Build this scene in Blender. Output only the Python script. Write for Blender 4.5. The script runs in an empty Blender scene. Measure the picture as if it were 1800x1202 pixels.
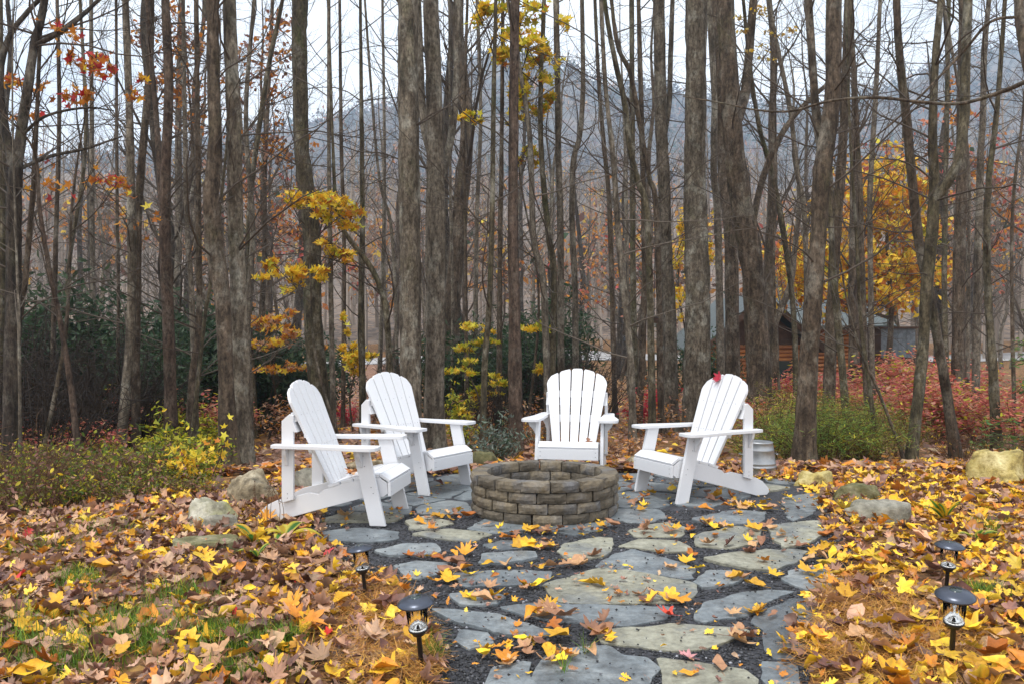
import bpy, bmesh, math, random
import numpy as np
from mathutils import Vector, Matrix

rad = math.radians
sc = bpy.context.scene
COL = sc.collection

# ------------------------------------------------------------------ camera, sky, sun, exposure
CAM_H, FOC, PITCH = 1.294, 1500.0, math.atan(11 / 1500)
cam_d = bpy.data.cameras.new('camera')
cam_d.sensor_width = 36.0
cam_d.lens = 36.0 * FOC / 1800.0
cam_d.clip_start, cam_d.clip_end = 0.05, 6000
cam = bpy.data.objects.new('camera', cam_d)
cam.location = (0, 0, CAM_H)
cam.rotation_euler = (math.pi / 2 - PITCH, 0, 0)
COL.objects.link(cam)
sc.camera = cam

SUN_EL, SUN_AZ = rad(68), rad(215)       # azimuth clockwise from +Y
world = bpy.data.worlds.new('World')
sc.world = world
world.use_nodes = True
wn, wl = world.node_tree.nodes, world.node_tree.links
wn.clear()
w_out = wn.new('ShaderNodeOutputWorld')
w_sky = wn.new('ShaderNodeTexSky'); w_sky.sky_type = 'NISHITA'; w_sky.sun_disc = False
w_sky.sun_elevation = SUN_EL; w_sky.sun_rotation = SUN_AZ
w_b1 = wn.new('ShaderNodeBackground'); w_b1.inputs[1].default_value = 0.12
wl.new(w_sky.outputs[0], w_b1.inputs[0])
w_tc = wn.new('ShaderNodeTexCoord')
w_map = wn.new('ShaderNodeMapping'); w_map.inputs['Scale'].default_value = (1.0, 1.0, 2.2)
wl.new(w_tc.outputs['Generated'], w_map.inputs[0])
w_n = wn.new('ShaderNodeTexNoise'); w_n.inputs['Scale'].default_value = 2.6
w_n.inputs['Detail'].default_value = 7; w_n.inputs['Roughness'].default_value = 0.58
wl.new(w_map.outputs[0], w_n.inputs['Vector'])
w_r = wn.new('ShaderNodeValToRGB')
w_r.color_ramp.elements[0].position = 0.30; w_r.color_ramp.elements[0].color = (0.70, 0.71, 0.76, 1)
w_r.color_ramp.elements[1].position = 0.66; w_r.color_ramp.elements[1].color = (1.0, 1.0, 1.0, 1)
wl.new(w_n.outputs[0], w_r.inputs[0])
w_b2 = wn.new('ShaderNodeBackground'); w_b2.inputs[1].default_value = 1.22
wl.new(w_r.outputs[0], w_b2.inputs[0])
w_f = wn.new('ShaderNodeValToRGB')
w_f.color_ramp.elements[0].position = 0.28; w_f.color_ramp.elements[0].color = (0.72, 0.72, 0.72, 1)
w_f.color_ramp.elements[1].position = 0.46; w_f.color_ramp.elements[1].color = (1, 1, 1, 1)
wl.new(w_n.outputs[0], w_f.inputs[0])
w_mix = wn.new('ShaderNodeMixShader')
wl.new(w_f.outputs[0], w_mix.inputs[0]); wl.new(w_b1.outputs[0], w_mix.inputs[1]); wl.new(w_b2.outputs[0], w_mix.inputs[2])
wl.new(w_mix.outputs[0], w_out.inputs[0])

sun_d = bpy.data.lights.new('sun', 'SUN')
sun_d.energy, sun_d.angle, sun_d.color = 1.9, rad(14), (1.0, 0.96, 0.9)
sun = bpy.data.objects.new('sun', sun_d)
sv = Vector((math.sin(SUN_AZ) * math.cos(SUN_EL), math.cos(SUN_AZ) * math.cos(SUN_EL), math.sin(SUN_EL)))
sun.rotation_euler = (-sv).to_track_quat('-Z', 'Y').to_euler()
sun.location = (0, 0, 60)
COL.objects.link(sun)

vs = sc.view_settings
vs.view_transform, vs.look, vs.gamma, vs.exposure = 'Standard', 'None', 1.0, 0.58
vs.use_curve_mapping = False
sc.render.engine = 'CYCLES'
sc.cycles.max_bounces = 10
sc.cycles.diffuse_bounces = 3
sc.cycles.glossy_bounces = 3
sc.cycles.transmission_bounces = 10
sc.cycles.transparent_max_bounces = 8
sc.cycles.volume_bounces = 1
sc.cycles.use_denoising = True

# ------------------------------------------------------------------ helpers
def at(px, py, Y):
    """world point on the plane at depth Y that the photograph shows at pixel px, py"""
    u, v = (px - 900) / FOC, (601 - py) / FOC
    c, s = math.cos(PITCH), math.sin(PITCH)
    d = np.array([u, c + v * s, -s + v * c])
    d = d * (Y / d[1])
    return np.array([d[0], Y, CAM_H + d[2]])

def on_ground(px, py, z=0.0):
    u, v = (px - 900) / FOC, (601 - py) / FOC
    c, s = math.cos(PITCH), math.sin(PITCH)
    d = np.array([u, c + v * s, -s + v * c])
    k = (z - CAM_H) / d[2]
    return np.array([d[0] * k, d[1] * k, z])

def tag(o, label=None, cat=None, group=None, kind=None):
    if label: o['label'] = label
    if cat: o['category'] = cat
    if group: o['group'] = group
    if kind: o['kind'] = kind
    return o

def empty(name, loc=(0, 0, 0), rz=0.0):
    o = bpy.data.objects.new(name, None)
    o.location = loc; o.rotation_euler = (0, 0, rz)
    o.empty_display_size = 0.1
    COL.objects.link(o)
    return o

def link(name, me, parent=None, mat=None):
    o = bpy.data.objects.new(name, me)
    COL.objects.link(o)
    if parent is not None: o.parent = parent
    if mat is not None and not me.materials: me.materials.append(mat)
    return o

def copy_tree(o, parent=None):
    c = o.copy(); COL.objects.link(c); c.parent = parent
    for ch in o.children: copy_tree(ch, c)
    return c

class MB:
    """collects vertex and face arrays, optionally a colour per vertex"""
    def __init__(s): s.V = []; s.F = {3: [], 4: []}; s.C = []; s.n = 0; s.extra = []
    def add(s, V, F, C=None):
        V = np.asarray(V, float).reshape(-1, 3)
        F = np.asarray(F, int)
        if len(F): s.F[F.shape[1]].append(F + s.n)
        s.V.append(V)
        if C is not None:
            C = np.asarray(C, float)
            if C.ndim == 1: C = np.repeat(C[None, :], len(V), 0)
            s.C.append(C)
        s.n += len(V)
    def mesh(s, name, mat=None, smooth=False):
        me = bpy.data.meshes.new(name)
        if not s.V: return me
        V = np.concatenate(s.V)
        loops, starts, off = [], [], 0
        for k in (3, 4):
            if s.F[k]:
                f = np.concatenate(s.F[k])
                loops.append(f.ravel()); starts.append(off + np.arange(len(f)) * k); off += f.size
        loops = np.concatenate(loops).astype(np.int32); starts = np.concatenate(starts).astype(np.int32)
        me.vertices.add(len(V)); me.vertices.foreach_set('co', V.astype(np.float32).ravel())
        me.loops.add(len(loops)); me.loops.foreach_set('vertex_index', loops)
        me.polygons.add(len(starts)); me.polygons.foreach_set('loop_start', starts)
        if smooth: me.polygons.foreach_set('use_smooth', np.ones(len(starts), bool))
        if s.C:
            C = np.concatenate(s.C)
            if C.shape[1] == 3: C = np.hstack([C, np.ones((len(C), 1))])
            a = me.attributes.new('Col', 'FLOAT_COLOR', 'POINT')
            a.data.foreach_set('color', C.astype(np.float32).ravel())
        me.update(calc_edges=True)
        if mat is not None: me.materials.append(mat)
        return me

def tube_arrays(P, R, sides=6, rough=0.0, rng=None, lobes=None):
    P = np.asarray(P, float); n = len(P)
    R = np.broadcast_to(np.asarray(R, float), (n,))
    T = np.empty_like(P); T[1:-1] = P[2:] - P[:-2]; T[0] = P[1] - P[0]; T[-1] = P[-1] - P[-2]
    T /= np.sqrt((T * T).sum(1))[:, None] + 1e-9
    k = int(np.argmin(np.abs(T.sum(0))))
    U = np.zeros_like(T); i1, i2 = (k + 1) % 3, (k + 2) % 3      # cross product with axis k
    U[:, i1] = T[:, i2]; U[:, i2] = -T[:, i1]
    U /= np.sqrt((U * U).sum(1))[:, None] + 1e-9
    W = np.stack([T[:, 1] * U[:, 2] - T[:, 2] * U[:, 1], T[:, 2] * U[:, 0] - T[:, 0] * U[:, 2], T[:, 0] * U[:, 1] - T[:, 1] * U[:, 0]], 1)
    a = np.arange(sides) / sides * 2 * math.pi
    r = R[:, None] * np.ones(sides)
    if rough and rng is not None: r = r * (1 + rough * rng.normal(size=(n, sides)))
    if lobes is not None: r = r * lobes
    V = P[:, None, :] + r[..., None] * (np.cos(a)[None, :, None] * U[:, None, :] + np.sin(a)[None, :, None] * W[:, None, :])
    i = np.arange(n - 1)[:, None] * sides; j = np.arange(sides)[None, :]; k = (j + 1) % sides
    F = np.stack([i + j, i + k, i + sides + k, i + sides + j], -1).reshape(-1, 4)
    return V.reshape(-1, 3), F

def sm(P, per=6):
    """Catmull-Rom resample"""
    P = np.asarray(P, float)
    if len(P) < 3: 
        t = np.linspace(0, 1, per + 1)[:, None]
        return P[0] * (1 - t) + P[-1] * t
    Q = np.vstack([2 * P[0] - P[1], P, 2 * P[-1] - P[-2]])
    out = []
    for i in range(1, len(Q) - 2):
        t = np.linspace(0, 1, per, endpoint=False)[:, None]
        a, b, c, d = Q[i - 1], Q[i], Q[i + 1], Q[i + 2]
        out.append(0.5 * ((2 * b) + (-a + c) * t + (2 * a - 5 * b + 4 * c - d) * t ** 2 + (-a + 3 * b - 3 * c + d) * t ** 3))
    out.append(P[-1:])
    return np.vstack(out)

_h = np.random.default_rng(7).random((64, 64))
def vnoise(x, y):
    x = np.asarray(x, float); y = np.asarray(y, float)
    xi = np.floor(x).astype(int); yi = np.floor(y).astype(int)
    fx = x - xi; fy = y - yi
    fx = fx * fx * (3 - 2 * fx); fy = fy * fy * (3 - 2 * fy)
    g = lambda a, b: _h[a % 64, b % 64]
    return (g(xi, yi) * (1 - fx) + g(xi + 1, yi) * fx) * (1 - fy) + (g(xi, yi + 1) * (1 - fx) + g(xi + 1, yi + 1) * fx) * fy - 0.5

# ------------------------------------------------------------------ materials
def new_mat(name):
    m = bpy.data.materials.new(name); m.use_nodes = True
    nt = m.node_tree; nt.nodes.clear()
    out = nt.nodes.new('ShaderNodeOutputMaterial')
    return m, nt.nodes, nt.links, out

def ramp(n, stops):
    r = n.new('ShaderNodeValToRGB')
    e = r.color_ramp.elements
    while len(e) > 1: e.remove(e[-1])
    e[0].position = stops[0][0]; e[0].color = (*stops[0][1], 1)
    for p, c in stops[1:]:
        k = e.new(p); k.color = (*c, 1)
    return r

def noise(n, l, coord, scale, detail=5, rough=0.6, stretch=None):
    if stretch:
        mp = n.new('ShaderNodeMapping'); mp.inputs['Scale'].default_value = stretch
        l.new(coord, mp.inputs[0]); coord = mp.outputs[0]
    t = n.new('ShaderNodeTexNoise')
    t.inputs['Scale'].default_value = scale; t.inputs['Detail'].default_value = detail; t.inputs['Roughness'].default_value = rough
    l.new(coord, t.inputs['Vector'])
    return t

def mixc(n, l, fac, a, b, mode='MIX'):
    m = n.new('ShaderNodeMix'); m.data_type = 'RGBA'; m.blend_type = mode
    for sock, v in ((0, fac), (6, a), (7, b)):
        if hasattr(v, 'is_output'): l.new(v, m.inputs[sock])
        elif isinstance(v, (int, float)): m.inputs[sock].default_value = v
        else: m.inputs[sock].default_value = (*v, 1)
    return m.outputs[2]

def rocky(name, stops, scale=3.0, bump=0.4, rough=(0.6, 0.9), bscale=20, rand=0.25, stain=None, stretch=None, spec=0.4):
    """noise-coloured stone, wood or metal, slightly different on each object"""
    m, n, l, out = new_mat(name)
    b = n.new('ShaderNodeBsdfPrincipled'); l.new(b.outputs[0], out.inputs[0])
    tc = n.new('ShaderNodeTexCoord'); oi = n.new('ShaderNodeObjectInfo')
    va = n.new('ShaderNodeVectorMath'); va.operation = 'ADD'
    l.new(tc.outputs['Object'], va.inputs[0])
    vm = n.new('ShaderNodeVectorMath'); vm.operation = 'SCALE'; vm.inputs[0].default_value = (37, 19, 53)
    l.new(oi.outputs['Random'], vm.inputs['Scale']); l.new(vm.outputs[0], va.inputs[1])
    co = va.outputs[0]
    n1 = noise(n, l, co, scale, 8, 0.62, stretch)
    ad = n.new('ShaderNodeMath'); ad.operation = 'MULTIPLY_ADD'
    l.new(oi.outputs['Random'], ad.inputs[0]); ad.inputs[1].default_value = rand
    sb = n.new('ShaderNodeMath'); sb.operation = 'SUBTRACT'; l.new(n1.outputs[0], sb.inputs[0]); sb.inputs[1].default_value = rand / 2
    l.new(sb.outputs[0], ad.inputs[2])
    r = ramp(n, stops); l.new(ad.outputs[0], r.inputs[0])
    c = r.outputs[0]
    if stain:
        n3 = noise(n, l, co, stain[1], 6, 0.6)
        r3 = ramp(n, [(stain[2], (0, 0, 0)), (stain[3], (1, 1, 1))]); l.new(n3.outputs[0], r3.inputs[0])
        c = mixc(n, l, r3.outputs[0], c, stain[0])
    n2 = noise(n, l, co, bscale, 8, 0.7, stretch)
    r2 = ramp(n, [(0.34, (0.22, 0.22, 0.22)), (0.5, (0.5, 0.5, 0.5)), (0.66, (0.78, 0.78, 0.78))]); l.new(n2.outputs[0], r2.inputs[0])
    dm = mixc(n, l, 0.6, c, r2.outputs[0], 'OVERLAY')
    l.new(dm, b.inputs['Base Color'])
    mr = n.new('ShaderNodeMapRange'); mr.inputs[3].default_value, mr.inputs[4].default_value = rough
    l.new(n1.outputs[0], mr.inputs[0]); l.new(mr.outputs[0], b.inputs['Roughness'])
    b.inputs['Specular IOR Level'].default_value = spec
    if bump:
        bp = n.new('ShaderNodeBump'); bp.inputs['Strength'].default_value = bump; bp.inputs['Distance'].default_value = 0.02
        l.new(n2.outputs[0], bp.inputs['Height']); l.new(bp.outputs[0], b.inputs['Normal'])
    return m

def bark(name, dark, mid, light, lichen=0.5, moss=0.0, vs_=1.0):
    m, n, l, out = new_mat(name)
    b = n.new('ShaderNodeBsdfPrincipled'); l.new(b.outputs[0], out.inputs[0])
    tc = n.new('ShaderNodeTexCoord'); co = tc.outputs['Object']
    n1 = noise(n, l, co, 9, 8, 0.7, (1.6, 1.6, 0.22 * vs_))
    r = ramp(n, [(0.32, dark), (0.5, mid), (0.68, light)]); l.new(n1.outputs[0], r.inputs[0])
    n2 = noise(n, l, co, 3.2, 7, 0.68, (1, 1, 0.8))
    r2 = ramp(n, [(0.52, (0, 0, 0)), (0.62, (1, 1, 1))]); l.new(n2.outputs[0], r2.inputs[0])
    ml = n.new('ShaderNodeMath'); ml.operation = 'MULTIPLY'; l.new(r2.outputs[0], ml.inputs[0]); ml.inputs[1].default_value = lichen
    c = mixc(n, l, ml.outputs[0], r.outputs[0], (0.32, 0.31, 0.26))
    n4 = noise(n, l, co, 1.9, 6, 0.7, (1, 1, 0.5))
    r4 = ramp(n, [(0.54, (0, 0, 0)), (0.66, (1, 1, 1))]); l.new(n4.outputs[0], r4.inputs[0])
    mm = n.new('ShaderNodeMath'); mm.operation = 'MULTIPLY'; l.new(r4.outputs[0], mm.inputs[0]); mm.inputs[1].default_value = moss
    c = mixc(n, l, mm.outputs[0], c, (0.075, 0.085, 0.03))
    n5 = noise(n, l, co, 30, 6, 0.75, (1, 1, 0.55))
    r5 = ramp(n, [(0.36, (0.14, 0.13, 0.12)), (0.5, (0.5, 0.5, 0.5)), (0.66, (0.88, 0.88, 0.86))]); l.new(n5.outputs[0], r5.inputs[0])
    c = mixc(n, l, 0.8, c, r5.outputs[0], 'OVERLAY')
    n6 = noise(n, l, co, 5.5, 6, 0.7, (1, 1, 0.45))
    r6 = ramp(n, [(0.40, (0.22, 0.2, 0.18)), (0.52, (1, 1, 1))]); l.new(n6.outputs[0], r6.inputs[0])
    c = mixc(n, l, 0.6, c, r6.outputs[0], 'MULTIPLY')
    l.new(c, b.inputs['Base Color'])
    b.inputs['Roughness'].default_value = 0.85; b.inputs['Specular IOR Level'].default_value = 0.25
    bp = n.new('ShaderNodeBump'); bp.inputs['Strength'].default_value = 0.9; bp.inputs['Distance'].default_value = 0.04
    l.new(n1.outputs[0], bp.inputs['Height'])
    bp2 = n.new('ShaderNodeBump'); bp2.inputs['Strength'].default_value = 0.8; bp2.inputs['Distance'].default_value = 0.012
    l.new(n5.outputs[0], bp2.inputs['Height']); l.new(bp.outputs[0], bp2.inputs['Normal'])
    l.new(bp2.outputs[0], b.inputs['Normal'])
    return m

def leafy(name, color=None, trans=0.3, rough=0.55, spot=0.35):
    """leaf surface: own colour from the vertex attribute or a fixed one, thin and partly translucent"""
    m, n, l, out = new_mat(name)
    tc = n.new('ShaderNodeTexCoord')
    if color is None:
        a = n.new('ShaderNodeAttribute'); a.attribute_name = 'Col'; c = a.outputs['Color']
        nz = noise(n, l, tc.outputs['Object'], 24, 4, 0.7)
    else:
        oi = n.new('ShaderNodeObjectInfo')
        hs = n.new('ShaderNodeHueSaturation'); hs.inputs['Color'].default_value = (*color, 1)
        mr = n.new('ShaderNodeMapRange'); mr.inputs[3].default_value, mr.inputs[4].default_value = 0.6, 1.3
        l.new(oi.outputs['Random'], mr.inputs[0]); l.new(mr.outputs[0], hs.inputs['Value'])
        mr2 = n.new('ShaderNodeMapRange'); mr2.inputs[3].default_value, mr2.inputs[4].default_value = 0.485, 0.515
        l.new(oi.outputs['Random'], mr2.inputs[0]); l.new(mr2.outputs[0], hs.inputs['Hue'])
        c = hs.outputs[0]
        nz = noise(n, l, tc.outputs['Object'], 4.5, 6, 0.7)
    c = mixc(n, l, spot, c, nz.outputs[0], 'OVERLAY')
    p = n.new('ShaderNodeBsdfPrincipled'); l.new(c, p.inputs['Base Color'])
    p.inputs['Roughness'].default_value = rough; p.inputs['Specular IOR Level'].default_value = 0.35
    t = n.new('ShaderNodeBsdfTranslucent'); l.new(c, t.inputs['Color'])
    x = n.new('ShaderNodeMixShader'); x.inputs[0].default_value = trans
    l.new(p.outputs[0], x.inputs[1]); l.new(t.outputs[0], x.inputs[2]); l.new(x.outputs[0], out.inputs[0])
    return m

def plain(name, color, rough=0.5, metal=0.0, var=0.15, scale=8, bump=0.05, trans=0.0, spec=0.5, ior=1.45):
    m, n, l, out = new_mat(name)
    b = n.new('ShaderNodeBsdfPrincipled'); l.new(b.outputs[0], out.inputs[0])
    tc = n.new('ShaderNodeTexCoord')
    nz = noise(n, l, tc.outputs['Object'], scale, 6, 0.65)
    l.new(mixc(n, l, var, color, nz.outputs[0], 'OVERLAY'), b.inputs['Base Color'])
    b.inputs['Metallic'].default_value = metal
    mr = n.new('ShaderNodeMapRange'); mr.inputs[3].default_value, mr.inputs[4].default_value = rough * 0.75, min(1, rough * 1.25)
    l.new(nz.outputs[0], mr.inputs[0]); l.new(mr.outputs[0], b.inputs['Roughness'])
    b.inputs['Transmission Weight'].default_value = trans; b.inputs['IOR'].default_value = ior
    b.inputs['Specular IOR Level'].default_value = spec
    if bump:
        bp = n.new('ShaderNodeBump'); bp.inputs['Strength'].default_value = bump; bp.inputs['Distance'].default_value = 0.01
        l.new(nz.outputs[0], bp.inputs['Height']); l.new(bp.outputs[0], b.inputs['Normal'])
    return m

def litter_ground(name, stops, scale=14, bump=0.8):
    """forest floor covered in leaves too small to pick apart"""
    m, n, l, out = new_mat(name)
    b = n.new('ShaderNodeBsdfPrincipled'); l.new(b.outputs[0], out.inputs[0])
    tc = n.new('ShaderNodeTexCoord'); co = tc.outputs['Object']
    nz = noise(n, l, co, 3, 4, 0.6)
    vo = n.new('ShaderNodeTexVoronoi'); vo.inputs['Scale'].default_value = scale; vo.inputs['Randomness'].default_value = 1
    dv = mixc(n, l, 0.06, co, nz.outputs[1], 'ADD'); l.new(dv, vo.inputs['Vector'])
    sp = n.new('ShaderNodeSeparateColor'); l.new(vo.outputs['Color'], sp.inputs[0])
    r = ramp(n, stops); l.new(sp.outputs[0], r.inputs[0])
    big = noise(n, l, co, 0.35, 5, 0.6)
    c = mixc(n, l, 0.45, r.outputs[0], big.outputs[0], 'OVERLAY')
    fine = noise(n, l, co, 60, 4, 0.7)
    c = mixc(n, l, 0.4, c, fine.outputs[0], 'OVERLAY')
    l.new(c, b.inputs['Base Color']); b.inputs['Roughness'].default_value = 0.8; b.inputs['Specular IOR Level'].default_value = 0.25
    bp = n.new('ShaderNodeBump'); bp.inputs['Strength'].default_value = bump; bp.inputs['Distance'].default_value = 0.05
    l.new(sp.outputs[1], bp.inputs['Height']); l.new(bp.outputs[0], b.inputs['Normal'])
    return m

M = {}
M['white'] = plain('white_paint', (0.66, 0.672, 0.70), 0.42, var=0.06, scale=14, bump=0.03)
M['screw'] = plain('screw_steel', (0.25, 0.25, 0.27), 0.4, 0.8)
M['block'] = rocky('concrete_block', [(0.2, (0.055, 0.047, 0.036)), (0.45, (0.115, 0.095, 0.068)), (0.62, (0.185, 0.15, 0.10)), (0.8, (0.20, 0.185, 0.165))],
                   4.5, 0.55, (0.6, 0.9), 38, 0.3, stain=((0.13, 0.13, 0.135), 3.2, 0.52, 0.68))
M['flag_blue'] = rocky('flagstone_blue', [(0.25, (0.095, 0.112, 0.128)), (0.5, (0.165, 0.19, 0.205)), (0.72, (0.25, 0.27, 0.275))],
                       5.0, 0.55, (0.22, 0.55), 26, 0.2, stain=((0.10, 0.115, 0.125), 2.6, 0.50, 0.62), spec=0.6)
M['flag_tan'] = rocky('flagstone_tan', [(0.25, (0.16, 0.155, 0.12)), (0.5, (0.27, 0.265, 0.205)), (0.75, (0.36, 0.355, 0.29))],
                      5.0, 0.55, (0.3, 0.65), 26, 0.15, stain=((0.165, 0.175, 0.17), 2.6, 0.50, 0.62), spec=0.5)
M['flag_dark'] = rocky('flagstone_slate', [(0.25, (0.055, 0.066, 0.08)), (0.5, (0.09, 0.107, 0.122)), (0.75, (0.14, 0.155, 0.165))],
                       5.0, 0.55, (0.14, 0.4), 26, 0.12, spec=0.65)
M['gravel'] = rocky('gravel_bed', [(0.3, (0.02, 0.021, 0.026)), (0.5, (0.05, 0.052, 0.062)), (0.75, (0.13, 0.13, 0.145))], 60, 1.0, (0.5, 0.8), 140, 0.0)
M['pebble'] = leafy('gravel_grains', None, 0.0, 0.5, 0.2)
M['litter'] = litter_ground('leaf_floor', [(0.0, (0.055, 0.028, 0.014)), (0.3, (0.12, 0.06, 0.026)), (0.55, (0.19, 0.1, 0.042)), (0.8, (0.26, 0.13, 0.045)), (1.0, (0.33, 0.19, 0.06))])
M['slope'] = litter_ground('hillside_floor', [(0.0, (0.09, 0.07, 0.056)), (0.4, (0.16, 0.125, 0.1)), (0.8, (0.22, 0.16, 0.12)), (1.0, (0.26, 0.17, 0.11))], 2.0, 0.5)
M['path'] = litter_ground('leafy_track', [(0.0, (0.085, 0.04, 0.024)), (0.4, (0.18, 0.085, 0.045)), (0.75, (0.25, 0.13, 0.08)), (1.0, (0.36, 0.26, 0.2))], 17, 0.5)
M['road'] = rocky('gravel_road', [(0.3, (0.25, 0.24, 0.235)), (0.7, (0.42, 0.41, 0.41))], 0.8, 0.3, (0.7, 0.9), 9, 0)
M['hill'] = rocky('wooded_slope', [(0.3, (0.06, 0.055, 0.045)), (0.5, (0.11, 0.085, 0.065)), (0.7, (0.17, 0.11, 0.07))], 0.05, 1.0, (0.9, 1), 0.4, 0)
M['bark_grey'] = bark('bark_grey', (0.0625, 0.0488, 0.035), (0.1438, 0.1187, 0.0887), (0.25, 0.2188, 0.1688), 0.75, 0.35)
M['bark_brown'] = bark('bark_brown', (0.0345, 0.0253, 0.0172), (0.0897, 0.0667, 0.0471), (0.1667, 0.1265, 0.092), 0.3, 0.3)
M['bark_mossy'] = bark('bark_mossy', (0.036, 0.0288, 0.0168), (0.09, 0.0744, 0.0456), (0.174, 0.1464, 0.096), 0.4, 0.9)
M['bark_red'] = bark('bark_red', (0.04, 0.027, 0.019), (0.092, 0.063, 0.047), (0.155, 0.11, 0.083), 0.12, 0.1)
M['bark_dark'] = bark('bark_dark', (0.02, 0.015, 0.012), (0.048, 0.037, 0.028), (0.095, 0.077, 0.06), 0.2, 0.3)
M['bark_pale'] = bark('bark_pale', (0.0625, 0.05, 0.0375), (0.1438, 0.12, 0.0912), (0.25, 0.2188, 0.175), 0.5, 0.15)
M['leaf'] = leafy('leaf_mixed', None, 0.42)
M['litterleaf'] = leafy('fallen_leaf_mixed', None, 0.12, 0.5, 0.5)
M['grass'] = leafy('grass_blade', None, 0.25, 0.5, 0.2)
M['glass'] = plain('clear_plastic', (0.98, 0.96, 0.92), 0.03, 0, 0.0, 30, 0.0, trans=1.0, ior=1.14)
M['capmetal'] = plain('cap_metal', (0.075, 0.085, 0.11), 0.32, 0.75, 0.2, 20, 0.05)
M['chrome'] = plain('chrome', (0.75, 0.76, 0.78), 0.12, 1.0, 0.05, 10, 0)
M['black'] = plain('black_plastic', (0.012, 0.012, 0.014), 0.42, 0, 0.1, 12, 0.05)
M['galv'] = plain('galvanised_steel', (0.33, 0.345, 0.36), 0.42, 0.8, 0.35, 16, 0.05)
M['rock_tan'] = rocky('rock_tan', [(0.28, (0.12, 0.09, 0.05)), (0.5, (0.27, 0.22, 0.14)), (0.72, (0.42, 0.37, 0.27))], 9, 1.0, (0.7, 0.95), 18, 0.1, stain=((0.09, 0.08, 0.06), 6, 0.55, 0.7))
M['rock_yellow'] = rocky('rock_yellow', [(0.28, (0.20, 0.15, 0.05)), (0.48, (0.42, 0.33, 0.11)), (0.7, (0.60, 0.52, 0.28))], 8, 1.0, (0.7, 0.95), 16, 0.1, stain=((0.20, 0.18, 0.03), 4, 0.5, 0.7))
M['rock_moss'] = rocky('rock_moss', [(0.28, (0.065, 0.065, 0.025)), (0.5, (0.145, 0.135, 0.06)), (0.72, (0.26, 0.24, 0.15))], 9, 0.9, (0.7, 0.95), 20, 0.15, stain=((0.22, 0.2, 0.17), 3, 0.55, 0.75))
M['rock_grey'] = rocky('rock_grey', [(0.28, (0.10, 0.095, 0.075)), (0.5, (0.2, 0.19, 0.15)), (0.72, (0.32, 0.30, 0.25))], 8, 0.9, (0.6, 0.9), 22, 0.15, stain=((0.12, 0.105, 0.055), 2.6, 0.5, 0.7))
M['rock_pale'] = rocky('rock_pale', [(0.28, (0.22, 0.21, 0.14)), (0.5, (0.42, 0.40, 0.31)), (0.72, (0.58, 0.55, 0.47))], 8, 0.9, (0.6, 0.9), 22, 0.15, stain=((0.26, 0.27, 0.07), 2.2, 0.46, 0.62))
M['log'] = rocky('stained_log', [(0.3, (0.16, 0.055, 0.015)), (0.5, (0.33, 0.12, 0.035)), (0.7, (0.48, 0.2, 0.06))], 3, 0.4, (0.4, 0.7), 14, 0.2, stretch=(0.15, 2, 2))
M['roof_metal'] = rocky('roof_metal', [(0.3, (0.05, 0.066, 0.066)), (0.7, (0.085, 0.105, 0.105))], 1.5, 0.1, (0.4, 0.6), 6, 0)
M['darkwood'] = rocky('dark_trim', [(0.3, (0.04, 0.02, 0.012)), (0.7, (0.09, 0.045, 0.025))], 4, 0.3, (0.6, 0.8), 20, 0)
M['panel'] = rocky('blue_grey_sheet', [(0.3, (0.10, 0.125, 0.15)), (0.7, (0.16, 0.19, 0.22))], 1.2, 0.1, (0.5, 0.7), 8, 0)
M['window'] = plain('window_glass', (0.02, 0.035, 0.035), 0.1, 0, 0.1, 3, 0, spec=0.8)
M['twig'] = plain('twig_bark', (0.075, 0.06, 0.048), 0.85, 0, 0.4, 20, 0.0, spec=0.2)
M['twig_pale'] = plain('twig_bark_pale', (0.13, 0.11, 0.09), 0.85, 0, 0.4, 20, 0.0, spec=0.2)
M['drystem'] = plain('dry_stem', (0.10, 0.055, 0.03), 0.8, 0, 0.3, 20, 0.0, spec=0.2)

# colours leaves are drawn from
YEL = [(0.76, 0.45, 0.03), (0.84, 0.56, 0.06), (0.68, 0.36, 0.018), (0.78, 0.50, 0.04)]
ORG = [(0.56, 0.21, 0.025), (0.63, 0.28, 0.035), (0.45, 0.155, 0.025)]
TAN = [(0.43, 0.25, 0.155), (0.51, 0.32, 0.20), (0.36, 0.195, 0.115)]
BRN = [(0.20, 0.10, 0.072), (0.26, 0.145, 0.11), (0.145, 0.075, 0.055), (0.30, 0.165, 0.12)]
RED = [(0.50, 0.03, 0.03), (0.42, 0.05, 0.05)]
PNK = [(0.56, 0.17, 0.12), (0.60, 0.24, 0.15), (0.46, 0.10, 0.09)]
YGR = [(0.42, 0.42, 0.03), (0.52, 0.47, 0.04), (0.33, 0.36, 0.03)]
GRN = [(0.085, 0.15, 0.02), (0.12, 0.19, 0.03), (0.17, 0.22, 0.035)]
DGR = [(0.022, 0.05, 0.02), (0.035, 0.07, 0.03), (0.05, 0.085, 0.04)]

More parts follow.
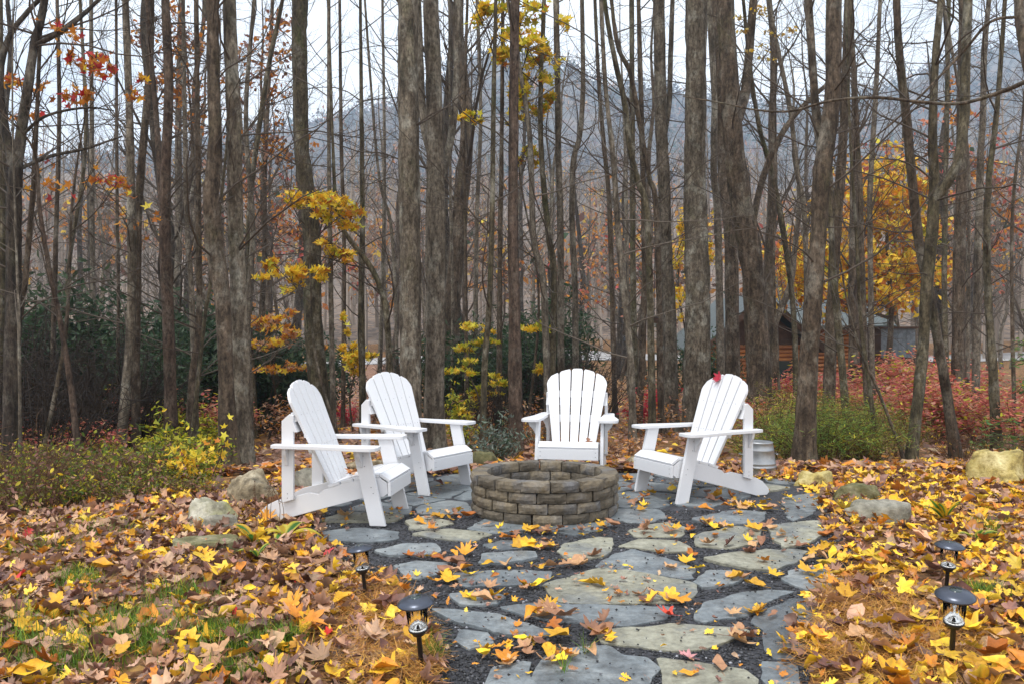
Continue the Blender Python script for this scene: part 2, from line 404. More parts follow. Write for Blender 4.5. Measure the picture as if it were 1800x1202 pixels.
# ------------------------------------------------------------------ ground
PY = [-30, 0, 8.3, 10, 14, 18, 25, 40, 56, 70, 90, 120, 180, 260, 340]
PZ = [0, 0, 0, -0.20, -0.36, -0.46, -0.62, -0.85, -0.6, 0.6, 4.0, 9, 21, 38, 54]
def smoothstep(a, b, x):
    t = np.clip((x - a) / (b - a), 0, 1); return t * t * (3 - 2 * t)
def terr(x, y):
    x = np.asarray(x, float); y = np.asarray(y, float)
    d = np.maximum(y, 0.0)
    z = np.interp(d, PY, PZ)
    z = z - 0.22 * smoothstep(-2.3, -4.2, x) * smoothstep(5.4, 8.0, y) * smoothstep(30, 14, y)
    far = smoothstep(9, 40, y)
    z = z + vnoise(x / 3.1, y / 3.1) * 0.16 * smoothstep(8.6, 12, y) + vnoise(x / 16 + 9, y / 16) * 1.0 * far + vnoise(x / 60, y / 60 + 4) * 9 * smoothstep(75, 200, y)
    z = z + smoothstep(30, 160, np.abs(x)) * 9 * smoothstep(-5, 40, y)
    near = smoothstep(7.6, 6.4, y)
    lawn = np.maximum(smoothstep(-1.0, -2.0, x), smoothstep(1.9, 2.9, x))
    z = z + vnoise(x * 1.3, y * 1.3) * 0.05 * lawn * near
    return z
def tz(x, y): return float(terr(x, y))

def sheet(name, X, Yv, Z, mat):
    ny, nx = Z.shape
    V = np.stack([X, Yv, Z], -1).reshape(-1, 3)
    i = np.arange(ny - 1)[:, None] * nx; j = np.arange(nx - 1)[None, :]
    F = np.stack([i + j, i + j + 1, i + nx + j + 1, i + nx + j], -1).reshape(-1, 4)
    b = MB(); b.add(V, F)
    return link(name, b.mesh(name, mat, True))

gy = np.concatenate([np.linspace(-25, 2, 10)[:-1], np.linspace(2, 12, 84)[:-1], np.linspace(12, 60, 90)[:-1], np.linspace(60, 345, 80)])
t = np.linspace(-1, 1, 181)
gxn = np.sign(t) * (np.abs(t) * 9 + np.abs(t) ** 5 * 260)
k_ = int(np.searchsorted(gy, 60.0)) + 3
X, Yg = np.meshgrid(gxn, gy[:k_ + 1])
tag(sheet('ground', X, Yg, terr(X, Yg), M['litter']), kind='structure')
X, Yg = np.meshgrid(gxn, gy[k_:])
tag(sheet('hillside', X, Yg, terr(X, Yg), M['slope']), kind='structure')

# wooded mountains beyond: angular ridge profile
RU = [(-900, 330), (0, 322), (300, 285), (480, 252), (600, 232), (700, 205), (790, 150), (850, 128), (930, 120), (975, 140), (1050, 172), (1180, 192), (1330, 215), (1450, 212), (1560, 190), (1640, 150), (1700, 124), (1800, 110), (2700, 130)]
ru = np.array([(p[0] - 900) / FOC for p in RU]); re_ = np.array([(590 - p[1]) / FOC for p in RU])
def mount(u, r):
    zr = CAM_H + 900 * np.interp(u, ru, re_)
    t = smoothstep(330, 900, r)
    base = 50.0
    z = base + (zr - base) * t
    z = z + vnoise(u * 14, r / 55) * 26 * np.clip((900 - r) / 500, 0, 1) * smoothstep(330, 420, r) + vnoise(u * 40, r / 20) * 5
    z = np.where(r > 900, zr - (r - 900) * 0.5, z)
    return z - np.clip(345 - r, 0, 100) * 0.3
uu, rr = np.meshgrid(np.linspace(-1.25, 1.25, 170), np.concatenate([np.linspace(325, 900, 70), [960, 1100]]))
tag(sheet('mountain', uu * rr, rr, mount(uu, rr), M['hill']), kind='structure')

# leaf-covered track and the gravel road it meets
def strip(name, pts, width, mat, lift=0.012):
    P = sm([(p[0], p[1], 0) for p in pts], 14)
    T = np.gradient(P, axis=0); T /= np.linalg.norm(T, axis=1)[:, None]
    Nn = np.stack([-T[:, 1], T[:, 0], 0 * T[:, 0]], 1)
    w = np.interp(np.linspace(0, 1, len(P)), np.linspace(0, 1, len(width)), width)
    s = np.linspace(-0.5, 0.5, 9)
    Q = P[:, None, :] + Nn[:, None, :] * (s[None, :, None] * w[:, None, None])
    Z = terr(Q[..., 0], Q[..., 1]) + lift
    return tag(sheet(name, Q[..., 0], Q[..., 1], Z, mat), kind='structure')
strip('path', [(-2.75, 9.6), (-3.0, 12.5), (-3.7, 17), (-4.6, 23), (-6.5, 33), (-9, 50), (-10, 57)], [1.1, 1.5, 2.0, 2.4, 3.0, 3.4], M['path'], 0.02)
strip('road', [(-60, 56), (-30, 58), (-12, 58.5), (5, 59.5), (30, 62), (60, 66)], [4.2, 4.2], M['road'], 0.06)

# ------------------------------------------------------------------ patio: gravel bed and flagstones
def flatpoly(px): return np.array([on_ground(x, y)[:2] for x, y in px])
PATIO_PX = [(700, 1330), (752, 1202), (742, 1110), (660, 1020), (560, 960), (535, 915), (500, 876), (560, 850), (700, 830), (840, 824), (950, 821), (1100, 821), (1300, 828), (1430, 844), (1475, 872), (1490, 925), (1500, 990), (1470, 1060), (1455, 1110), (1430, 1160), (1420, 1202), (1440, 1330)]
PATIO = flatpoly(PATIO_PX)
def inside(poly, p):
    x, y = p; c = False; n = len(poly)
    for i in range(n):
        x1, y1 = poly[i]; x2, y2 = poly[(i + 1) % n]
        if (y1 > y) != (y2 > y) and x < (x2 - x1) * (y - y1) / (y2 - y1) + x1: c = not c
    return c
patio = empty('patio')
tag(patio, kind='structure')
def poly_slab(poly, z0, z1, bev=0.0, rng=None):
    """slab with an uneven, slightly broken edge"""
    bm = bmesh.new()
    vs_ = [bm.verts.new((p[0], p[1], z0)) for p in poly]
    f = bm.faces.new(vs_)
    if f.normal.z < 0: f.normal_flip()
    r = bmesh.ops.extrude_face_region(bm, geom=[f])
    up = [v for v in r['geom'] if isinstance(v, bmesh.types.BMVert)]
    for v in up: v.co.z = z1
    bmesh.ops.recalc_face_normals(bm, faces=bm.faces)
    if bev:
        top = [e for e in bm.edges if all(v.co.z > z1 - 1e-5 for v in e.verts)]
        bmesh.ops.bevel(bm, geom=top, offset=bev, segments=2, profile=0.6, affect='EDGES')
    bmesh.ops.triangulate(bm, faces=[f for f in bm.faces if len(f.verts) > 4])
    me = bpy.data.meshes.new('slab'); bm.to_mesh(me); bm.free()
    return me
g = link('gravel_bed', poly_slab(PATIO, -0.03, 0.006), patio, M['gravel'])

def chaikin(P, k=1, w=0.12):
    P = np.asarray(P, float)
    for _ in range(k):
        Q = np.roll(P, -1, 0)
        P = np.stack([P * (1 - w) + Q * w, P * w + Q * (1 - w)], 1).reshape(-1, 2)
    return P
def rough_edge(P, rng, amp=0.008):
    out = []
    n = len(P)
    for i in range(n):
        a, b = P[i], P[(i + 1) % n]
        L = np.linalg.norm(b - a); k = max(1, int(L / 0.06))
        nrm = np.array([-(b - a)[1], (b - a)[0]]) / (L + 1e-9)
        for j in range(k):
            s = j / k
            out.append(a + (b - a) * s + nrm * rng.normal() * amp * (0.6 if j == 0 else 1))
    return np.array(out)
STONES = [
 ('t', [(963,1032),(1056,1004),(1125,1012),(1215,1030),(1212,1052),(1180,1062),(1060,1063),(990,1060),(975,1046)]),
 ('b', [(1051,1000),(1081,978),(1114,970),(1150,980),(1215,1000),(1212,1020),(1136,1010)]),
 ('b', [(888,1073),(920,1067),(1016,1067),(1174,1071),(1160,1092),(1091,1103),(1041,1098),(990,1096),(935,1087)]),
 ('b', [(762,1078),(810,1079),(878,1087),(965,1118),(915,1124),(860,1112),(800,1098)]),
 ('t', [(1058,1114),(1100,1108),(1187,1101),(1234,1106),(1308,1113),(1280,1129),(1234,1145),(1178,1147),(1110,1139),(1068,1133)]),
 ('b', [(990,1149),(1074,1144),(1091,1159),(1131,1163),(1154,1181),(1140,1198),(1120,1235),(960,1240),(940,1200),(960,1165)]),
 ('t', [(1161,1164),(1215,1170),(1306,1183),(1325,1202),(1330,1235),(1170,1235),(1172,1195)]),
 ('b', [(1338,1169),(1382,1170),(1404,1179),(1402,1202),(1395,1240),(1345,1240)]),
 ('b', [(1226,1091),(1244,1062),(1310,1045),(1357,1042),(1393,1044),(1363,1054),(1340,1063),(1318,1084),(1268,1090),(1242,1095)]),
 ('d', [(1321,1097),(1357,1074),(1391,1060),(1431,1061),(1445,1094),(1430,1132),(1404,1157),(1361,1158),(1344,1132),(1344,1110)]),
 ('t', [(1240,986),(1291,976),(1391,969),(1416,973),(1396,991),(1354,1005),(1316,1003),(1281,996)]),
 ('b', [(1220,1026),(1246,1008),(1285,1010),(1314,1016),(1291,1029),(1241,1037)]),
 ('b', [(1374,1021),(1391,1008),(1442,1001),(1480,1011),(1470,1046),(1416,1039)]),
 ('g', [(1356,928),(1429,920),(1480,926),(1454,938),(1416,959),(1381,964),(1361,951)]),
 ('b', [(1374,878),(1434,868),(1441,890),(1424,908),(1391,917)]),
 ('t', [(1089,963),(1129,951),(1190,955),(1215,972),(1170,974),(1125,966)]),
 ('g', [(992,960),(1048,948),(1074,950),(1074,966),(1062,980),(1006,988),(984,973)]),
 ('b', [(800,1012),(830,1010),(915,1007),(966,1010),(960,1022),(915,1031),(820,1034)]),
 ('b', [(850,977),(936,974),(944,983),(915,990),(845,995)]),
 ('b', [(662,972),(711,960),(761,960),(773,973),(756,978),(686,980)]),
 ('b', [(694,998),(736,990),(786,993),(781,1008),(736,1021),(714,1018)]),
 ('b', [(570,938),(635,931),(696,937),(700,949),(648,956),(575,953)]),
 ('t', [(725,942),(786,933),(844,938),(861,943),(824,955),(786,951)]),
 ('g', [(712,920),(751,910),(798,922),(761,931),(723,933)]),
 ('b', [(811,1113),(861,1118),(869,1133),(821,1145),(800,1128)]),
 ('b', [(850,961),(900,950),(944,955),(935,965),(880,969)]),
 ('b', [(790,1050),(850,1042),(885,1052),(870,1066),(815,1068)]),
 ('t', [(1225,945),(1290,930),(1335,936),(1330,958),(1275,966),(1228,962)]),
 ('g', [(1105,935),(1170,920),(1205,930),(1195,946),(1120,946)]),
 ('b', [(1215,915),(1290,900),(1345,905),(1335,922),(1265,928)]),
 ('b', [(870,1180),(925,1168),(940,1215),(900,1240),(840,1230)]),
]
rng = np.random.default_rng(11)
stone_polys = []
mats = {'t': M['flag_tan'], 'b': M['flag_blue'], 'd': M['flag_dark'], 'g': M['flag_tan']}
def add_stone(P, kind, h):
    P2 = rough_edge(P, rng, 0.008)
    me = poly_slab(P2, -0.02, h, 0.0035)
    c = P.mean(0)
    for v in me.vertices: v.co.x -= c[0]; v.co.y -= c[1]
    o = link('flagstone', me, patio, mats[kind])
    o.location = (c[0], c[1], 0)
    o.rotation_euler = (rng.normal() * 0.006, rng.normal() * 0.006, 0)
    stone_polys.append(P)
for kind, px in STONES:
    P_ = flatpoly(px); P_ = P_.mean(0) + (P_ - P_.mean(0)) * 1.09
    add_stone(chaikin(P_, 1, 0.10), kind, 0.014 + rng.random() * 0.008)
traced = list(stone_polys)
# rest of the patio: irregular cells
PITC = np.array([0.24, 6.28]); PITR = 0.54
sites = []
tries = 0
mn, mx = PATIO.min(0), PATIO.max(0)
while len(sites) < 130 and tries < 9000:
    tries += 1
    p = mn + (mx - mn) * rng.random(2)
    if not inside(PATIO, p): continue
    if all(np.hypot((p - q)[0] / 1.25, (p - q)[1]) > 0.33 for q in sites): sites.append(p)
def clip(poly, mid, nrm):
    out = []
    n = len(poly)
    for i in range(n):
        a, b = poly[i], poly[(i + 1) % n]
        da, db = np.dot(a - mid, nrm), np.dot(b - mid, nrm)
        if da <= 0: out.append(a)
        if da * db < 0: out.append(a + (b - a) * da / (da - db))
    return out
for i, p in enumerate(sites):
    poly = [p + np.array(d) for d in ((-.6, -.5), (.6, -.5), (.6, .5), (-.6, .5))]
    for j, q in enumerate(sites):
        if i == j or np.linalg.norm(p - q) > 1.4: continue
        nn = (q - p) / np.linalg.norm(q - p)
        poly = clip(poly, (p + q) / 2 - nn * (0.008 + 0.022 * rng.random()), nn)
        if len(poly) < 3: break
    if len(poly) < 3: continue
    P = chaikin(np.array(poly), 1, 0.07)
    if not all(inside(PATIO, v) for v in P): 
        c = P.mean(0); P = c + (P - c) * 0.7
        if not all(inside(PATIO, v) for v in P): continue
    if np.linalg.norm(P.mean(0) - PITC) < 0.5: continue
    bad = False
    for T in traced:
        if np.linalg.norm(T.mean(0) - P.mean(0)) > 1.3: continue
        if any(inside(T, v) for v in P) or any(inside(P, v) for v in T): bad = True; break
    if bad:
        c = P.mean(0); ok = False
        for s in (0.86, 0.72, 0.55):
            Q = c + (P - c) * s
            if not any(any(inside(T, v) for v in Q) or any(inside(Q, v) for v in T) for T in traced if np.linalg.norm(T.mean(0) - c) < 1.3): ok = True; break
        if not ok: continue
        P = Q
    add_stone(P, rng.choice(['b', 'b', 'b', 't', 'd', 'g']), 0.013 + rng.random() * 0.009)

# loose gravel grains between the stones
def on_patio(p): return inside(PATIO, p)
b = MB()
octV = np.array([(1, 0, 0), (-1, 0, 0), (0, 1, 0), (0, -1, 0), (0, 0, 1), (0, 0, -1)], float)
octF = np.array([(0, 2, 4), (2, 1, 4), (1, 3, 4), (3, 0, 4), (2, 0, 5), (1, 2, 5), (3, 1, 5), (0, 3, 5)])
def inside_many(P, X, Y):
    r = np.zeros(len(X), bool); n = len(P)
    for i in range(n):
        x1, y1 = P[i]; x2, y2 = P[(i + 1) % n]
        r ^= ((y1 > Y) != (y2 > Y)) & (X < (x2 - x1) * (Y - y1) / (y2 - y1 + 1e-12) + x1)
    return r
n = 30000
X = -1.6 + 3.8 * rng.random(n); Yv = 3.1 + 3.2 * rng.random(n) ** 1.3
m_ = inside_many(PATIO, X, Yv); X, Yv = X[m_], Yv[m_]
st = np.zeros(len(X), bool)
for T in stone_polys: st |= inside_many(T, X, Yv)
m_ = ~st | (rng.random(len(X)) < 0.03); X, Yv, st = X[m_][:11000], Yv[m_][:11000], st[m_][:11000]
for i in range(len(X)):
    s = 0.004 + 0.006 * rng.random() * (0.5 if st[i] else 1)
    V = octV * s * (0.6 + 0.8 * rng.random((6, 1))) * np.array([1.2, 1.0, 0.7])
    a = rng.random() * 6.28; ca, sa = math.cos(a), math.sin(a)
    V = V @ np.array([[ca, sa, 0], [-sa, ca, 0], [0, 0, 1]]) + np.array([X[i], Yv[i], 0.0225 if st[i] else 0.008])
    v = 0.02 + 0.07 * rng.random() ** 2.5 + (0.25 if rng.random() > 0.975 else 0)
    b.add(V, octF, (v, v * 1.02, v * 1.12))
tag(link('gravel', b.mesh('gravel', M['pebble'])), 'loose dark grey gravel filling the joints between the flagstones', 'gravel', kind='stuff')

# ------------------------------------------------------------------ fire pit: four courses of wedge blocks
def wedge_block(r0, r1, half, h, seed):
    """one rough-faced block: split outer face, tumbled edges; centred at angle 0, bottom at z 0"""
    rg = np.random.default_rng(seed)
    bm = bmesh.new()
    nu, nw = 4, 3
    def P(r, a, z): return (r * math.cos(a), r * math.sin(a), z)
    grid = {}
    for side, r in (('o', r1), ('i', r0)):
        for i in range(nu + 1):
            for k in range(nw + 1):
                u = -1 + 2 * i / nu; w = k / nw
                edge = (i in (0, nu)) or (k in (0, nw))
                bulge = (-0.009 if edge else rg.uniform(-0.001, 0.006)) * (1 if side == 'o' else -0.6)
                a = half * u * (0.97 if k in (0, nw) else 1.0) * (1 + 0.01 * rg.normal())
                z = h * (w * 0.94 + 0.03) + (rg.normal() * 0.0015)
                grid[side, i, k] = bm.verts.new(P(r + bulge, a, z))
    for i in range(nu):
        for k in range(nw):
            bm.faces.new([grid['o', i, k], grid['o', i + 1, k], grid['o', i + 1, k + 1], grid['o', i, k + 1]])
            bm.faces.new([grid['i', i, k + 1], grid['i', i + 1, k + 1], grid['i', i + 1, k], grid['i', i, k]])
        bm.faces.new([grid['o', i, nw], grid['o', i + 1, nw], grid['i', i + 1, nw], grid['i', i, nw]])
        bm.faces.new([grid['i', i, 0], grid['i', i + 1, 0], grid['o', i + 1, 0], grid['o', i, 0]])
    for k in range(nw):
        bm.faces.new([grid['i', 0, k], grid['o', 0, k], grid['o', 0, k + 1], grid['i', 0, k + 1]])
        bm.faces.new([grid['o', nu, k], grid['i', nu, k], grid['i', nu, k + 1], grid['o', nu, k + 1]])
    bmesh.ops.recalc_face_normals(bm, faces=bm.faces)
    me = bpy.data.meshes.new('block'); bm.to_mesh(me); bm.free()
    me.materials.append(M['block'])
    return me
pit = tag(empty('fire_pit', (PITC[0], PITC[1], 0.012)), 'round fire pit of four courses of brown grey blocks', 'fire pit')
NB = 16
variants = [wedge_block(PITR - 0.125, PITR, math.pi / NB * 0.962, 0.0725, s) for s in range(9)]
rg = np.random.default_rng(5)
for c in range(4):
    for k in range(NB):
        o = link('block', variants[rg.integers(9)], pit)
        a = (k + (0.5 if c % 2 else 0.0) + rg.normal() * 0.02 + (0.12 if c > 1 else 0)) * 2 * math.pi / NB
        rr_ = 0.004 * rg.normal() + (0.006 if c == 3 else 0)
        o.location = (rr_ * math.cos(a), rr_ * math.sin(a), c * 0.0735)
        o.rotation_euler = (0, 0, a)
ash = MB()
A = np.linspace(0, 2 * math.pi, 33)[:-1]
V = [(0, 0, 0.03)] + [(r * math.cos(a), r * math.sin(a), 0.02 + 0.01 * math.sin(5 * a + r * 30)) for r in (0.2, 0.43) for a in A]
F3 = [(0, 1 + i, 1 + (i + 1) % 32) for i in range(32)]
ash.add(V, F3); ash.F[4].append(np.array([(1 + i, 33 + i, 33 + (i + 1) % 32, 1 + (i + 1) % 32) for i in range(32)]))
link('ash_bed', ash.mesh('ash_bed', M['gravel'], True), pit)

# ------------------------------------------------------------------ chairs
def prism(poly, axis, a0, a1, bev=0.004):
    """2D outline extruded along an axis: 'y' -> outline in x,z ; 'z' -> outline in x,y ; 'x' -> outline in y,z"""
    bm = bmesh.new()
    def mk(p, a):
        return {'y': (p[0], a, p[1]), 'z': (p[0], p[1], a), 'x': (a, p[0], p[1])}[axis]
    lo = [bm.verts.new(mk(p, a0)) for p in poly]; hi = [bm.verts.new(mk(p, a1)) for p in poly]
    n = len(poly)
    bm.faces.new(lo); bm.faces.new(hi[::-1])
    for i in range(n): bm.faces.new([lo[i], hi[i], hi[(i + 1) % n], lo[(i + 1) % n]])
    bmesh.ops.recalc_face_normals(bm, faces=bm.faces)
    if bev: bmesh.ops.bevel(bm, geom=list(bm.edges), offset=bev, segments=2, profile=0.7, affect='EDGES', clamp_overlap=True)
    me = bpy.data.meshes.new('part'); bm.to_mesh(me); bm.free()
    return me
def xform(me, mat4): me.transform(mat4); me.update(); return me

def make_chair():
    root = empty('adirondack_chair')
    W = M['white']
    S = 0.29                        # half distance between the front legs
    for s in (-1, 1):
        # front leg: wide board leaning forward at the foot
        link('leg', prism([(-0.055, 0), (0.055, 0), (-0.065, 0.512), (-0.175, 0.512)], 'y', s * S - 0.014, s * S + 0.014), root, W)
        # long side rail that runs from the seat front down to the ground behind
        rail = [(0.052, 0.285), (0.058, 0.215), (0.03, 0.192), (-0.12, 0.178), (-0.45, 0.085), (-0.74, 0.0), (-0.845, 0.0), (-0.868, 0.022), (-0.862, 0.05), (-0.80, 0.112), (-0.74, 0.142), (-0.50, 0.205), (-0.43, 0.195), (-0.395, 0.225), (-0.26, 0.272), (-0.10, 0.312), (0.0, 0.322)]
        link('side_rail', prism(rail, 'y', s * (S - 0.040) - 0.0125, s * (S - 0.040) + 0.0125, 0.003), root, W)
        # rear post with a clipped top
        link('rear_post', prism([(-0.682, 0.135), (-0.598, 0.160), (-0.598, 0.735), (-0.628, 0.742), (-0.682, 0.695)], 'y', s * (S - 0.012) - 0.0125, s * (S - 0.012) + 0.0125), root, W)
        # arm: wide in front, narrowing backwards
        arm = [(0.0, s * 0.262), (0.016, s * 0.275), (0.022, s * 0.36), (0.012, s * 0.405), (-0.02, s * 0.428), (-0.14, s * 0.43), (-0.40, s * 0.375), (-0.70, s * 0.352), (-0.742, s * 0.335), (-0.745, s * 0.268), (-0.72, s * 0.258), (-0.20, s * 0.258)]
        link('arm', prism(arm, 'z', 0.513, 0.537, 0.004), root, W)
        # brackets under the arm, front and rear
        link('arm_bracket', prism([(s * 0.306, 0.512), (s * 0.385, 0.512), (s * 0.372, 0.472), (s * 0.335, 0.432), (s * 0.318, 0.395), (s * 0.306, 0.392)], 'x', -0.128, -0.105, 0.003), root, W)
        link('arm_bracket', prism([(s * 0.292, 0.512), (s * 0.345, 0.512), (s * 0.335, 0.47), (s * 0.31, 0.43), (s * 0.30, 0.395), (s * 0.292, 0.392)], 'x', -0.655, -0.633, 0.003), root, W)
    hw = S - 0.0275
    # seat slats following the rail
    xs = [(0.0, 0.323), (-0.092, 0.3135), (-0.184, 0.2915), (-0.276, 0.267), (-0.36, 0.238)]
    for i in range(4):
        (xa, za), (xb, zb) = xs[i], xs[i + 1]
        me = prism([(0, 0), (0, 0.02), (-0.086, 0.02), (-0.086, 0)], 'y', -hw, hw, 0.003)
        ang = math.atan2(za - zb, xa - xb)
        xform(me, Matrix.Translation((xa - 0.002, 0, za)) @ Matrix.Rotation(-ang, 4, 'Y'))
        link('seat_slat', me, root, W)
    me = prism([(0, 0), (0, 0.02), (-0.078, 0.02), (-0.078, 0)], 'y', -hw, hw, 0.003)
    xform(me, Matrix.Translation((0.066, 0, 0.288)) @ Matrix.Rotation(rad(32), 4, 'Y'))
    link('seat_slat', me, root, W)
    link('seat_apron', prism([(0.060, 0.196), (0.080, 0.196), (0.078, 0.288), (0.058, 0.288)], 'y', -hw - 0.004, hw + 0.004, 0.003), root, W)
    # fan back: five slats leaning backwards, tops on one arc
    lean = Matrix.Translation((-0.375, 0, 0.232)) @ Matrix.Rotation(-rad(23.5), 4, 'Y')
    n = 5
    bw, tw, H = 0.40, 0.585, 0.79
    def edge(i, h): return (-0.5 + i / n) * (bw + (tw - bw) * h / H)
    for i in range(n):
        gp = 0.0055
        pts = []
        def arc(y): return H - 1.25 * y * y
        b0, b1 = edge(i, 0) + gp, edge(i + 1, 0) - gp
        t0, t1 = edge(i, H) + gp, edge(i + 1, H) - gp
        pts = [(b0, 0), (b1, 0)]
        c1, c0 = (0.035 if i == n - 1 else 0.014), (0.035 if i == 0 else 0.014)
        pts += [(t1, arc(t1) - c1 * 1.5), (t1 - c1 * 0.22, arc(t1) - c1 * 0.6), (t1 - c1, arc(t1 - c1))]
        pts += [((t0 + t1) / 2, arc((t0 + t1) / 2))]
        pts += [(t0 + c0, arc(t0 + c0)), (t0 + c0 * 0.22, arc(t0) - c0 * 0.6), (t0, arc(t0) - c0 * 1.5)]
        me = prism(pts, 'x', 0.0, 0.02, 0.003)
        link('back_slat', xform(me, lean), root, W)
    for h, k in ((0.30, 0.94), (0.54, 1.0)):
        hwid = (bw + (tw - bw) * h / H) / 2
        me = prism([(-0.026, h - 0.035), (-0.002, h - 0.035), (-0.002, h + 0.035), (-0.026, h + 0.035)], 'y', -hwid, hwid, 0.003)
        link('back_rail', xform(me, lean), root, W)
    link('back_rail', prism([(-0.595, 0.62), (-0.572, 0.62), (-0.598, 0.69), (-0.621, 0.69)], 'y', -S + 0.0, S - 0.0, 0.003), root, W)
    # screw heads
    b = MB()
    def dot(c, nrm):
        nrm = np.array(nrm, float); nrm /= np.linalg.norm(nrm)
        a = np.linspace(0, 2 * math.pi, 9)[:-1]
        ref = np.array([0, 1, 0]) if abs(nrm[1]) < 0.7 else np.array([1, 0, 0])
        U = np.cross(nrm, ref); U /= np.linalg.norm(U); Wv = np.cross(nrm, U)
        ring = np.array(c) + 0.0038 * (np.cos(a)[:, None] * U + np.sin(a)[:, None] * Wv)
        b.add(np.vstack([ring, np.array(c) + nrm * 0.001]), [(8, i, (i + 1) % 8) for i in range(8)])
    nb = (lean.to_3x3() @ Vector((1, 0, 0)))
    for i in range(n):
        for h in (0.30, 0.54):
            for dy in ((-0.018, 0.018) if h < 0.4 else (0.0,)):
                y = (edge(i, h) + edge(i + 1, h)) / 2 + dy
                dot(lean @ Vector((0.0203, y, h)), nb)
    for s in (-1, 1):
        for (x, z) in ((-0.10, 0.47), (-0.13, 0.47), (-0.09, 0.40), (-0.045, 0.26), (-0.03, 0.22)):
            dot((x, s * (S + 0.0143), z), (0, s, 0))
        for z in (0.225, 0.262): dot((0.0805, s * (hw - 0.02), z), (1, 0, 0))
        for z in (0.17, 0.20): dot((-0.64, s * (S + 0.001), z), (0, s, 0))
    o = link('screw_heads', b.mesh('screw_heads', M['screw']), root); o['kind'] = 'stuff'
    return root
chair = make_chair()
CHAIRS = [  # foot midpoint x, y, yaw, label
    (-0.86, 6.02, -8, 'white wooden slatted lounge chair between the pale round boulder and the fire pit'),
    (-0.545, 7.08, -33, 'white wooden slatted lounge chair with its back to the leaf-covered track'),
    (0.50, 7.52, -101, 'white wooden slatted lounge chair standing square behind the fire pit'),
    (1.175, 6.76, 204, 'white wooden slatted lounge chair with a red leaf on its back'),
]
CH = []
for i, (x, y, a, lab) in enumerate(CHAIRS):
    c = chair if i == 0 else copy_tree(chair)
    c.location = (x, y, 0.018); c.rotation_euler = (0, 0, rad(a))
    tag(c, lab, 'chair', 'white chairs around the fire pit')
    CH.append(c)

# ------------------------------------------------------------------ path lights
def lathe(prof, seg=28, rip=0.0, lobes=12):
    prof = np.asarray(prof, float); n = len(prof)
    a = np.arange(seg) / seg * 2 * math.pi
    r = prof[:, 0][:, None] * (1 + rip * np.cos(a * lobes)[None, :])
    V = np.stack([r * np.cos(a), r * np.sin(a), np.repeat(prof[:, 1][:, None], seg, 1)], -1).reshape(-1, 3)
    i = np.arange(n - 1)[:, None] * seg; j = np.arange(seg)[None, :]; k = (j + 1) % seg
    F = np.stack([i + j, i + k, i + seg + k, i + seg + j], -1).reshape(-1, 4)
    return V, F
def lathe_mesh(name, prof, mat, seg=28, rip=0.0, lobes=12):
    b = MB(); b.add(*lathe(prof, seg, rip, lobes)); return b.mesh(name, mat, True)
def make_light():
    r = empty('path_light')
    link('stake', lathe_mesh('stake', [(0.001, -0.06), (0.0095, -0.02), (0.0095, 0.132), (0.012, 0.134), (0.012, 0.138)], M['black'], 12), r)
    link('collar', lathe_mesh('collar', [(0.012, 0.134), (0.022, 0.140), (0.026, 0.149), (0.035, 0.156), (0.0365, 0.163), (0.0335, 0.164)], M['black']), r)
    link('reflector', lathe_mesh('reflector', [(0.0325, 0.1635), (0.031, 0.171), (0.027, 0.168), (0.012, 0.168), (0.008, 0.176), (0.001, 0.177)], M['chrome']), r)
    link('lens', lathe_mesh('lens', [(0.034, 0.1645), (0.0350, 0.175), (0.0410, 0.262), (0.0398, 0.262), (0.0338, 0.175), (0.0328, 0.1645), (0.034, 0.1645)], M['glass'], 72, 0.02, 18), r)
    cap = link('cap', lathe_mesh('cap', [(0.001, 0.259), (0.040, 0.260), (0.066, 0.257), (0.0690, 0.260), (0.0685, 0.264), (0.055, 0.274), (0.042, 0.2805), (0.032, 0.2815), (0.029, 0.2835), (0.015, 0.2848), (0.001, 0.285)], M['capmetal'], 40), r)
    link('solar_cell', lathe_mesh('solar_cell', [(0.0215, 0.2838), (0.021, 0.2856), (0.001, 0.2862)], M['window'], 24), cap)
    return r
light = make_light()
for i, (px, py, sc_, tilt, lab) in enumerate([
        (644, 1056, 0.95, (-0.04, 0.13), 'solar path light with clear lens farther up the leafy side beside chair'),
        (742, 1180, 1.04, (0.02, 0.12), 'solar path light with clear lens leaning beside the gravel at the leafy lawn edge'),
        (1672, 1166, 1.08, (0.0, 0.16), 'large capped solar path light leaning in golden leaves before another light'),
        (1662, 1052, 1.0, (0.0, 0.08), 'solar path light standing behind a leaning twin in golden leaves')]):
    o = light if i == 0 else copy_tree(light)
    p = on_ground(px, py)
    o.location = (p[0], p[1], tz(p[0], p[1]) + 0.004); o.scale = (sc_, sc_, sc_)
    o.rotation_euler = (tilt[0], -tilt[1], i * 0.7)
    tag(o, lab, 'path light', 'solar path lights along the patio')

